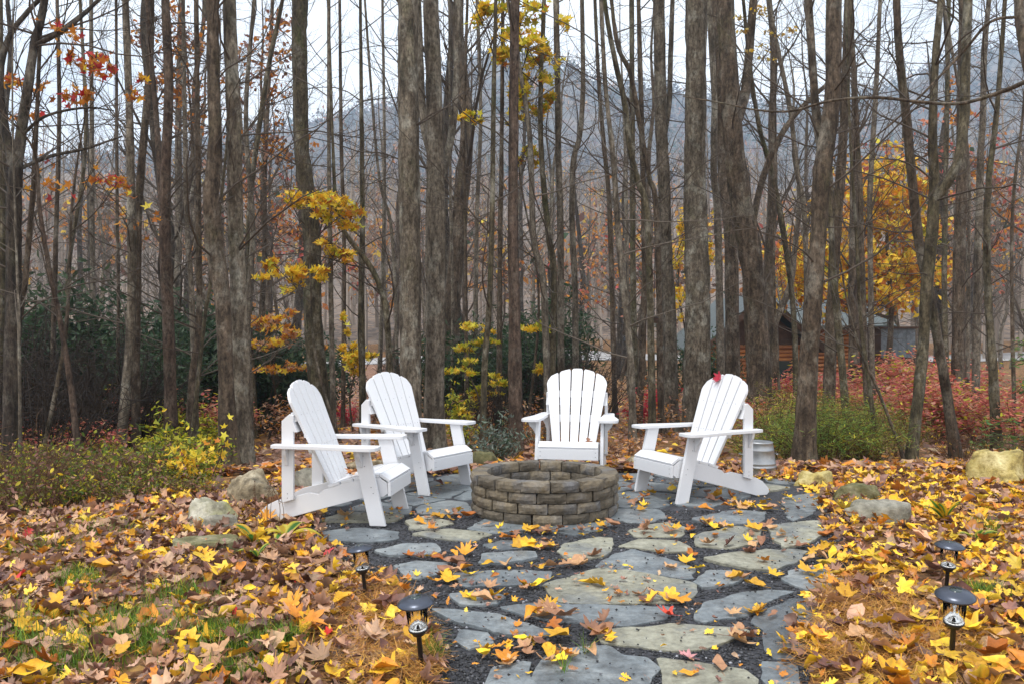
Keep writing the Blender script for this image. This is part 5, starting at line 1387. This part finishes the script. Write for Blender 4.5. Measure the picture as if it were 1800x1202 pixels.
leafy_tree('maple_sapling', 'rust coloured tree on the slope behind the orange sapling', 520, 720, 32, [(470, 380, 50, 46, 190), (520, 440, 40, 50, 150), (440, 300, 40, 40, 110), (620, 460, 30, 40, 70), (380, 520, 40, 40, 90)], [(3, ORG), (3, PNK), (2, BRN)], 0.2, seed=14, w=8, tilt=0.9)

# ------------------------------------------------------------------ shrubs and undergrowth
needle = [strip_leaf([0, .3, .7, 1], [.02, .06, .05, .005], [0, 0, 0, 0], .2, .2, 0, rgl) for _ in range(4)]
lance = [strip_leaf([0, .25, .55, .85, 1], [.02, .12, .15, .07, .005], [0] * 5, .35, .7, .1, rgl) for _ in range(5)]
small = [strip_leaf([0, .3, .65, 1], [.02, .2, .19, .01], [0] * 4, .3, .4, .1, rgl) for _ in range(5)]
def shrub_proto(name, seed, h, wd, stems, nleaf, size, pal, templ, stem_mat, tilt=0.7, layered=False, twigs=3):
    rg = np.random.default_rng(seed); root = empty(name)
    bt, bl = MB(), MB(); pts = []
    for i in range(stems):
        az = rg.random() * 6.28; out = rg.random() ** 0.6 * wd
        tip = np.array([math.cos(az) * out, math.sin(az) * out, h * rg.uniform(0.55, 1.0) * (1 - 0.3 * out / wd)])
        foot = np.array([math.cos(az) * out * 0.25, math.sin(az) * out * 0.25, -0.03])
        P = sm(np.array([foot, foot * 0.5 + tip * 0.5 + np.array([0, 0, h * 0.12]) + rg.normal(size=3) * 0.03, tip]), 5)
        bt.add(*tube_arrays(P, np.linspace(0.006, 0.0018, len(P)) * max(1, h), 4)); pts += list(P[3:])
        for _ in range(twigs):
            s = P[rg.integers(2, len(P))]; e = s + rg.normal(size=3) * (0.2 * wd, 0.2 * wd, 0.12 * h) + np.array([0, 0, 0.06 * h])
            Q = sm(np.array([s, (s + e) / 2 + rg.normal(size=3) * 0.02, e]), 3)
            bt.add(*tube_arrays(Q, np.linspace(0.003, 0.001, len(Q)) * max(1, h), 3)); pts += list(Q[2:])
    pts = np.array(pts)
    link('stems', bt.mesh('stems', stem_mat, True), root)
    if nleaf:
        P = pts[rg.integers(len(pts), size=nleaf)] + rg.normal(size=(nleaf, 3)) * (0.05 * wd + 0.02, 0.05 * wd + 0.02, (0.02 if layered else 0.05) * h + 0.008)
        scatter(bl, rg, P, rg.uniform(0.7, 1.3, nleaf) * size, pick(rg, nleaf, pal), tilt, templ)
        link('foliage', bl.mesh('foliage', M['leaf']), root)
    return root
used = set()
def put(proto, px, py, scale, label, cat, group, dz=0.0, Y=None):
    rg = PUT
    if Y is None:
        p = on_ground(px, py, -0.15); X, Yd = p[0], p[1]
    else:
        X, Yd = (px - 900) / FOC * Y, Y
    if group: label = f"{label} by the {near_to(900 + X / Yd * FOC)}"
    o = proto if proto.name not in used else copy_tree(proto)
    used.add(proto.name)
    o.location = (X, Yd, tz(X, Yd) + dz); s = scale * rg.uniform(0.85, 1.15)
    o.scale = (s, s, s * rg.uniform(0.85, 1.15)); o.rotation_euler = (0, 0, rg.random() * 6.28)
    return tag(o, label, cat, group)
PUT = np.random.default_rng(91)
S_green = shrub_proto('weedy_shrub', 1, 0.5, 0.42, 16, 520, 0.055, [(4, GRN), (2, YGR), (.7, BRN), (.4, PNK)], small, M['drystem'])
S_olive = shrub_proto('weedy_shrub', 2, 0.42, 0.5, 18, 420, 0.05, [(3, [(0.16, 0.17, 0.04), (0.2, 0.19, 0.05), (0.13, 0.13, 0.04)]), (1.4, YGR), (1.3, BRN), (.8, TAN)], small, M['drystem'])
S_ygreen = shrub_proto('yellow_green_shrub', 3, 0.62, 0.4, 12, 420, 0.07, [(5, YGR), (1.5, GRN), (.5, YEL)], small, M['drystem'], 0.5, True)
S_yellow = shrub_proto('yellow_shrub', 4, 0.42, 0.25, 9, 200, 0.06, [(4, YEL), (1, YGR), (.5, ORG)], star, M['drystem'])
S_fern = shrub_proto('feathery_shrub', 5, 0.75, 0.75, 30, 2600, 0.055, [(4, [(0.10, 0.19, 0.03), (0.15, 0.25, 0.04), (0.21, 0.29, 0.05)]), (1, YGR)], needle, M['drystem'], 0.35, True, 5)
S_fernyellow = shrub_proto('feathery_shrub', 6, 0.85, 0.6, 24, 1700, 0.055, [(3, YGR), (2, GRN), (1.3, TAN), (.8, PNK)], needle, M['drystem'], 0.35, True, 5)  # yellowing kind: leaves of yellow green, green, tan and pink
S_pink = shrub_proto('red_leaf_shrub', 7, 0.9, 0.8, 16, 1500, 0.07, [(5, PNK), (1.4, TAN), (.8, YGR)], small, M['drystem'], 0.3, True)
S_red = shrub_proto('crimson_shrub', 8, 0.75, 0.35, 16, 620, 0.06, [(4, [(0.55, 0.02, 0.06), (0.62, 0.04, 0.08)]), (1, RED)], small, M['drystem'], 0.6)
S_rhodo = shrub_proto('rhododendron', 9, 2.1, 1.25, 34, 2200, 0.14, [(6, DGR), (1, [(0.09, 0.13, 0.07)])], lance, M['twig'], 0.6)
M['brush'] = plain('brush_bark', (0.035, 0.027, 0.022), 0.85, 0, 0.4, 20, 0.0, spec=0.2)
S_brush = shrub_proto('bare_brush', 10, 2.0, 1.3, 46, 0, 0, None, None, M['brush'], twigs=9)
S_brown = shrub_proto('russet_shrub', 11, 0.9, 0.7, 14, 480, 0.075, [(4, TAN), (2, ORG), (1.4, BRN)], small, M['drystem'], 0.35, True)
S_grey = shrub_proto('grey_leaf_shrub', 12, 0.42, 0.36, 16, 420, 0.06, [(4, [(0.12, 0.16, 0.13), (0.17, 0.21, 0.17)]), (1, DGR)], lance, M['drystem'])
S_twig = shrub_proto('bare_brush', 13, 0.8, 0.7, 26, 60, 0.05, [(3, BRN), (1, YEL)], small, M['drystem'], twigs=6)
gl, go, gb = 'green undergrowth on the bank', 'olive undergrowth on the bank', 'bare brush on the bank'
for px, py, s in [(60, 905, .8), (150, 890, .9), (235, 880, .9), (300, 870, .85), (340, 850, .8), (190, 850, .9), (100, 860, 1.0), (270, 835, .9), (20, 880, 1), (340, 885, .6), (240, 905, .6), (320, 815, 1.0), (130, 915, .6), (60, 840, 1.1), (210, 815, 1.0)]:
    put(S_green, px, py, s, 'leafy green weedy shrub on the bank', 'shrub', gl)
for px, py, s in [(30, 930, .8), (110, 900, .8), (200, 915, .7), (280, 900, .7), (350, 905, .5), (170, 870, 1.0), (250, 855, .9), (310, 840, .9), (80, 880, .9), (20, 850, 1.1), (140, 825, 1.1), (230, 800, 1.1), (330, 790, 1.1), (290, 780, 1.1)]:
    put(S_olive, px, py, s, 'olive and brown weedy shrub on the bank', 'shrub', go)
for px, py, s in [(20, 920, .9), (80, 925, .7), (130, 880, .9), (60, 895, .9), (260, 880, .7), (180, 905, .6), (10, 890, 1.0), (1780, 845, .5), (1690, 815, .7)]:
    put(S_twig, px, py, s, 'tangle of thin dry stems', 'brush', 'dry stem tangles')
for px, Y, s in [(170, 10.5, .9), (200, 9.6, .8), (283, 9.4, 1), (320, 9.2, .9), (290, 12.5, 1.2), (355, 12.5, 1.1), (380, 13.0, 1.1), (20, 9.0, 1.0), (300, 14, 1.1), (805, 12, .9), (815, 14.5, 1.1)]:
    put(S_ygreen, px, 0, s, 'yellow green leafy shrub', 'shrub', 'yellow green shrubs', Y=Y)
put(S_yellow, 352, 880, 1.15, 'small golden yellow shrub beside the pale boulders', 'shrub', None)
for px, Y, s in [(1350, 9.6, 1.0), (1385, 10.4, 1.1), (1450, 9.4, 1.0), (1490, 9.8, 1.05), (1440, 10.8, 1.1), (1520, 9.6, .8)]:
    put(S_fern, px, 0, s, 'feathery green shrub', 'shrub', 'feathery green shrubs', Y=Y)
for px, Y, s in [(1370, 11.5, 1.2), (1480, 11.6, 1.1), (1560, 11, 1.0), (1390, 12.6, 1.2), (1540, 9.4, .55), (1590, 10.6, .7)]:
    put(S_fernyellow, px, 0, s, 'yellowing feathery shrub', 'shrub', 'yellowing feathery shrubs', Y=Y)
for px, Y, s in [(1560, 16, 1.5), (1600, 14, 1.3), (1640, 13, 1.2), (1690, 14, 1.3), (1740, 13, 1.2), (1790, 12, 1.1), (1520, 15, 1.3), (1480, 17, 1.4), (1720, 17, 1.5), (1570, 19, 1.7), (1650, 18, 1.6), (1780, 16, 1.4), (1440, 17, 1.2), (100, 10.5, 1.0), (45, 10.0, 1.0), (320, 13.5, 1.3), (360, 15, 1.2), (370, 14, 1.1), (130, 11.5, 1.0), (1620, 21, 1.7), (1700, 22, 1.7)]:
    put(S_pink, px, 0, s, 'shrub with layered salmon red leaves', 'shrub', 'salmon red shrubs', Y=Y)
for px, Y, s in [(1148, 16, 1.2), (1164, 15.5, 1.0), (1115, 15.5, 0.9), (1385, 20, 1.2), (1330, 13.4, 0.8), (610, 16.5, 0.8)]:
    put(S_red, px, 0, s, 'vivid crimson shrub', 'shrub', 'crimson shrubs', Y=Y)
for px, Y, s in [(160, 15, 1.25), (215, 14.5, 1.2), (120, 16, 1.3), (270, 16, 1.2), (190, 17.5, 1.4), (320, 17, 1.2), (60, 15, 1.3), (255, 13.5, .9), (440, 17, 1.0), (520, 17.5, 1.1), (545, 18.5, 1.2), (475, 19, 1.0), (790, 18, 1.1), (930, 18, 1.2), (945, 20, 1.3), (870, 20, 1.1), (820, 16.5, .9), (1245, 19, 1.0), (20, 17, 1.5), (350, 19, 1.2)]:
    put(S_rhodo, px, 0, s, 'dark evergreen rhododendron', 'shrub', 'rhododendrons', Y=Y)
for px, Y, s in [(40, 11, 1.0), (100, 11.5, 1.05), (160, 12, 1.0), (210, 12.5, .9), (20, 12.5, 1.2), (130, 13, 1.1), (70, 10, .8), (260, 12.5, .8), (1040, 14.5, .8), (1010, 16, 1.0), (690, 15.5, .8), (880, 13, .7)]:
    put(S_brush, px, 0, s, 'dark leafless tangled brush', 'brush', 'leafless brush', Y=Y)
for px, Y, s in [(1150, 13.6, 1.0), (1170, 16.5, 1.4), (950, 12.5, .7), (700, 16, .8), (500, 14.2, 1.0), (520, 15.4, 1.0), (1290, 12, .8), (1240, 11, .6), (1100, 10.4, .5), (1460, 13.8, 1.0), (850, 15.6, 1.0), (1380, 15.5, .9), (650, 17, .9)]:
    put(S_brown, px, 0, s, 'russet leaved low shrub', 'shrub', 'russet shrubs', Y=Y)
put(S_grey, 880, 0, 1.2, 'low grey green lance-leaved shrub', 'shrub', 'grey green shrubs', Y=10.2)
put(S_grey, 868, 0, 1.0, 'low grey green lance-leaved shrub', 'shrub', 'grey green shrubs', Y=9.9)

# conifers
def conifer(name, label, px, Y, h, wd, seed, pal):
    rg = np.random.default_rng(seed); X = (px - 900) / FOC * Y
    root = tag(empty(name, (X, Y, tz(X, Y))), label, 'tree')
    b = MB(); b.add(*tube_arrays(np.array([(0, 0, -.1), (0.02, 0, h * .5), (0, .02, h)]), [0.03 * h / 2, 0.02 * h / 2, 0.004], 7)); link('trunk', b.mesh('trunk', B_, True), root)
    bt, bl = MB(), MB(); pts = []
    for i in range(int(34 * h / 2)):
        t = rg.uniform(0.08, 0.97); az = rg.random() * 6.28; L = wd * (1.05 - t) * rg.uniform(0.7, 1.1)
        s = np.array([0, 0, h * t]); d = np.array([math.cos(az), math.sin(az), 0])
        P = sm(np.array([s, s + d * L * 0.6 + (0, 0, 0.04), s + d * L - (0, 0, 0.12 * L)]), 5)
        bt.add(*tube_arrays(P, np.linspace(0.01, 0.002, len(P)), 3))
        n = int(60 * L / wd) + 12
        k = rg.integers(2, len(P), size=n); side = np.cross(d, (0, 0, 1))
        Q = P[k] + side * (rg.normal(size=(n, 1)) * 0.16 * L) + rg.normal(size=(n, 3)) * (0.03, 0.03, 0.015)
        scatter(bl, rg, Q, rg.uniform(0.05, 0.1, n), pick(rg, n, pal), 0.3, needle + small[:1])
    link('branches', bt.mesh('branches', M['twig'], True), root); link('foliage', bl.mesh('foliage', M['leaf']), root)
conifer('hemlock', 'young dark green hemlock between the trunks behind the far chair', 1158, 19, 2.3, 0.75, 61, [(4, DGR), (1, [(0.06, 0.11, 0.05)])])
conifer('hemlock', 'bright green hemlock with drooping boughs at the view edge above the yellow boulder', 1822, 9.2, 1.75, 0.75, 62, [(4, [(0.08, 0.18, 0.04), (0.12, 0.24, 0.06)]), (1, GRN)])
conifer('hemlock', 'dark hemlock growing beside the cabin wall', 1560, 29, 3.0, 1.0, 63, [(4, DGR)])

# ------------------------------------------------------------------ hostas and dry stalks
def hosta(px, py, n, size, pal_edge, label, seed):
    rg = np.random.default_rng(seed); p = on_ground(px, py); X, Yd = p[0], p[1]
    root = tag(empty('hosta', (X, Yd, tz(X, Yd))), label, 'plant')
    for i in range(n):
        az = i / n * 6.28 + rg.normal() * 0.3; L = size * rg.uniform(0.75, 1.15); el = rg.uniform(0.35, 1.1)
        t = np.linspace(0, 1, 9); w = L * 0.17 * np.sin(np.pi * np.clip(t * 0.98 + 0.02, 0, 1)) ** 0.8 * (1.1 - 0.35 * t); w[0] = w[1] * 0.3
        d = np.array([math.cos(az), math.sin(az), 0]); side = np.array([-d[1], d[0], 0])
        path = d * (L * t * math.cos(el))[:, None] + np.array([0, 0, 1]) * (L * (t * math.sin(el) - 0.55 * t ** 2.4 * math.cos(el)))[:, None]
        path[:, 2] += 0.02
        S = np.linspace(-1, 1, 7)
        V = path[:, None, :] + side * (w[:, None] * S[None, :])[..., None] + np.array([0, 0, 1]) * (0.35 * w[:, None] * np.abs(S)[None, :])[..., None]
        i_, j_ = np.arange(8)[:, None] * 7, np.arange(6)[None, :]
        F = np.stack([i_ + j_, i_ + j_ + 1, i_ + 8 + j_, i_ + 7 + j_], -1).reshape(-1, 4)
        inner = np.array((0.06, 0.19, 0.035)) if rg.random() < 0.7 else np.array((0.5, 0.34, 0.03))
        e = np.array(pal_edge)
        C = np.where((np.abs(S) > 0.6)[None, :, None], e, inner) * rg.uniform(0.85, 1.15)
        b = MB(); b.add(V, F, np.broadcast_to(C, V.shape).reshape(-1, 3)); link('leaf', b.mesh('leaf', M['leaf'], True), root)
hosta(502, 950, 6, 0.24, (0.62, 0.55, 0.08), 'variegated green and yellow hosta in the leaves beside the chair', 1)
hosta(446, 962, 7, 0.22, (0.68, 0.42, 0.04), 'yellowing hosta beside the flat mossy stone', 2)
hosta(452, 985, 4, 0.16, (0.5, 0.5, 0.08), 'small low green hosta below the yellowing hosta', 3)
hosta(1660, 915, 7, 0.24, (0.75, 0.48, 0.03), 'wilted golden hosta behind the path lights', 4)
hosta(1715, 950, 5, 0.18, (0.5, 0.5, 0.08), 'small green yellow hosta in the golden leaves', 5)
def stalk(px, py, ytop, lab, seed, grp):
    rg = np.random.default_rng(seed); p = on_ground(px, py); h = (py - ytop) / FOC * p[1]
    root = tag(empty('dry_stalk', (p[0], p[1], tz(p[0], p[1]))), lab, 'stalk', grp)
    P = sm(np.array([(0, 0, -.02), (rg.normal() * .01, 0, h * .5), (rg.normal() * .02, 0, h)]), 5)
    b = MB(); b.add(*tube_arrays(P, np.linspace(0.0028, 0.0014, len(P)), 5)); link('stem', b.mesh('stem', M['drystem'], True), root)
    b = MB()
    for k in range(9):
        c = P[-1] - np.array([0, 0, 0.012 * k]); d = rg.normal(size=3) * 0.008
        b.add(*tube_arrays(np.array([c, c + d * .6, c + d + (0, 0, -.004)]), [0.0015, 0.0028, 0.0008], 4))
    link('seed_head', b.mesh('seed_head', M['drystem']), root)
for k, (px, py, yt) in enumerate([(452, 940, 845), (470, 944, 838), (476, 938, 850), (487, 935, 842), (497, 940, 862)]):
    stalk(px, py, yt, 'thin dry flower stalk standing among the hostas beside the chair', 10 + k, 'dry stalks by the chair')
for k, (px, py, yt) in enumerate([(1646, 905, 822), (1655, 910, 840)]):
    stalk(px, py, yt, 'thin dry flower stalk rising from the wilted golden hosta', 30 + k, 'dry stalks in the golden leaves')

# ------------------------------------------------------------------ log cabin in the woods, sheet-metal shed beside it
def box_mesh(x0, x1, y0, y1, z0, z1, bev=0.01):
    return prism([(x0, z0), (x1, z0), (x1, z1), (x0, z1)], 'y', y0, y1, bev)
def cabin():
    Y = 29.0; k = Y / FOC
    cx = (1336 - 900) * k; r = tag(empty('log_cabin', (cx, Y, -1.3)), 'orange brown log cabin with grey green metal roof seen between the trunks', 'cabin')
    hw, eave, peak = 1.75, 2.32, 3.95
    wall = link('wall', prism([(-hw + .1, 0), (hw - .1, 0), (hw - .1, eave), (0, peak - .25), (-hw + .1, eave)], 'y', 0.12, 5.0, 0.0), r, M['darkwood'])
    b = MB(); a = np.linspace(0, 1, 7)
    P = np.stack([np.linspace(-hw, hw, 7), np.zeros(7), np.zeros(7)], 1)
    b.add(*tube_arrays(P, 0.075, 10)); lm = b.mesh('log', M['log'], True)
    for i in range(16):
        o = link('log', lm, wall); o.location = (0, 0.08, 0.08 + i * 0.142)
    for s in (-1, 1):
        side = prism([(0, 0), (0, .09), (-1, 0.09), (-1, 0)], 'y', -0.55, 6.2, 0.0)
        L = math.hypot(hw + .45, peak - eave + .3)
        me = prism([(-0.08, 0.0), (L, 0.0), (L, 0.08), (-0.08, 0.08)], 'y', -0.55, 6.4, 0.0)
        ang = math.atan2(peak - eave + .3, hw + .45)
        m4 = Matrix.Translation((0, 0, peak)) @ (Matrix.Rotation(ang, 4, 'Y') if s > 0 else Matrix.Rotation(math.pi, 4, 'Z') @ Matrix.Translation((0, -5.85, 0)) @ Matrix.Rotation(ang, 4, 'Y'))
        xform(me, m4); rf = link('roof', me, r, M['roof_metal'])
        fm = prism([(-0.05, -0.14), (L + .03, -0.14), (L + .03, 0.05), (-0.05, 0.05)], 'y', -0.60, -0.555, 0.0)
        fm2 = fm; m5 = Matrix.Translation((0, 0, peak)) @ (Matrix.Rotation(ang, 4, 'Y') if s > 0 else Matrix.Scale(-1, 4, (1, 0, 0)) @ Matrix.Rotation(ang, 4, 'Y'))
        xform(fm2, m5); link('fascia', fm2, r, M['darkwood'])
    w = link('window', box_mesh(0.55, 1.05, -0.02, 0.0, 1.05, 1.75, 0), r, M['window'])
    link('frame', box_mesh(0.48, 0.55, -0.05, 0.0, 1.0, 1.8, 0.004), w, M['darkwood']); link('frame', box_mesh(1.05, 1.12, -0.05, 0.0, 1.0, 1.8, 0.004), w, M['darkwood'])
    link('sill', box_mesh(0.42, 1.18, -0.09, 0.0, 0.94, 1.0, 0.004), w, M['white'])
    # porch rail
    link('porch_rail', box_mesh(-1.9, 2.6, -0.9, -0.84, 0.86, 0.94, 0.004), r, M['darkwood'])
    for i in range(10): link('baluster', box_mesh(-1.85 + i * .48, -1.80 + i * .48, -0.895, -0.845, 0.0, 0.86, 0.004), r, M['darkwood'])
    # side wing
    wing = link('wing_wall', box_mesh(1.8, 5.2, 2.6, 6.0, 0, 2.95, 0), r, M['darkwood'])
    b = MB(); P = np.stack([np.linspace(1.75, 5.25, 7), np.zeros(7), np.zeros(7)], 1); b.add(*tube_arrays(P, 0.075, 10)); lm2 = b.mesh('log', M['log'], True)
    for i in range(20):
        o = link('log', lm2, wing); o.location = (0, 2.56, 0.08 + i * 0.142)
    rf = prism([(2.1, 2.86), (6.6, 4.3), (6.6, 4.4), (2.1, 2.96)], 'x', 1.5, 5.6, 0); link('roof', rf, r, M['roof_metal'])
cabin()
def shed():
    Y = 27.5; k = Y / FOC; x0, x1 = (1549 - 900) * k, (1609 - 900) * k
    r = tag(empty('metal_shed', ((x0 + x1) / 2, Y, tz(13, Y))), 'small blue grey sheet-metal shed with flat roof beside the cabin', 'shed')
    z0, z1 = at(0, 628, Y)[2] - tz(13, Y), at(0, 578, Y)[2] - tz(13, Y); hw = (x1 - x0) / 2
    for i in range(4):
        a = -hw + i * hw / 2
        link('panel', box_mesh(a + .004, a + hw / 2 - .004, 0, .03, z0, z1, .003), r, M['panel'])
    link('body', box_mesh(-hw, hw, .035, 1.8, 0.02, z1, 0), r, M['darkwood'])
    link('roof', box_mesh(-hw - .12, hw + .12, -.12, 1.9, z1 + .003, z1 + .07, .005), r, M['darkwood'])
shed()
# small hanging feeders
def feeder(px, py, Y, w, label, lantern=False):
    p = at(px, py, Y); r = tag(empty('bird_feeder', p), label, 'bird feeder')
    link('body', box_mesh(-w, w, -w, w, -w * .9, w * .7, .004) if not lantern else lathe_mesh('body', [(.001, -w * 1.4), (w, -w * 1.3), (w, w), (.001, w * 1.1)], M['panel'], 14), r, M['darkwood'])
    link('roof', prism([(-w * 1.3, w * .72), (w * 1.3, w * .72), (0, w * 1.5)], 'y', -w * 1.3, w * 1.3, .003), r, M['black'])
    b = MB(); b.add(*tube_arrays(np.array([(0, 0, w * 1.4), (0, 0, .4), (0.01, 0, 1.1)]), 0.006, 4)); link('hanger', b.mesh('hanger', M['black']), r)
feeder(1150, 563, 13, 0.05, 'small dark box bird feeder hanging by the lichen-spotted trunk')
feeder(1100, 595, 12.5, 0.03, 'small cylindrical lantern-like bird feeder hanging between slim trunks', True)

# ------------------------------------------------------------------ air
hz = link('haze', box_mesh(-1150, 1150, -60, 1120, -6, 380, 0))
m, n, l, out = new_mat('haze_air')
pv = n.new('ShaderNodeVolumePrincipled')
pv.inputs['Color'].default_value = (0.60, 0.79, 1.0, 1); pv.inputs['Density'].default_value = 0.0007
pv.inputs['Anisotropy'].default_value = 0.2
l.new(pv.outputs[0], out.inputs['Volume'])
hz.data.materials.append(m)
tag(hz, 'pale blue haze in the valley air', 'haze', kind='stuff')
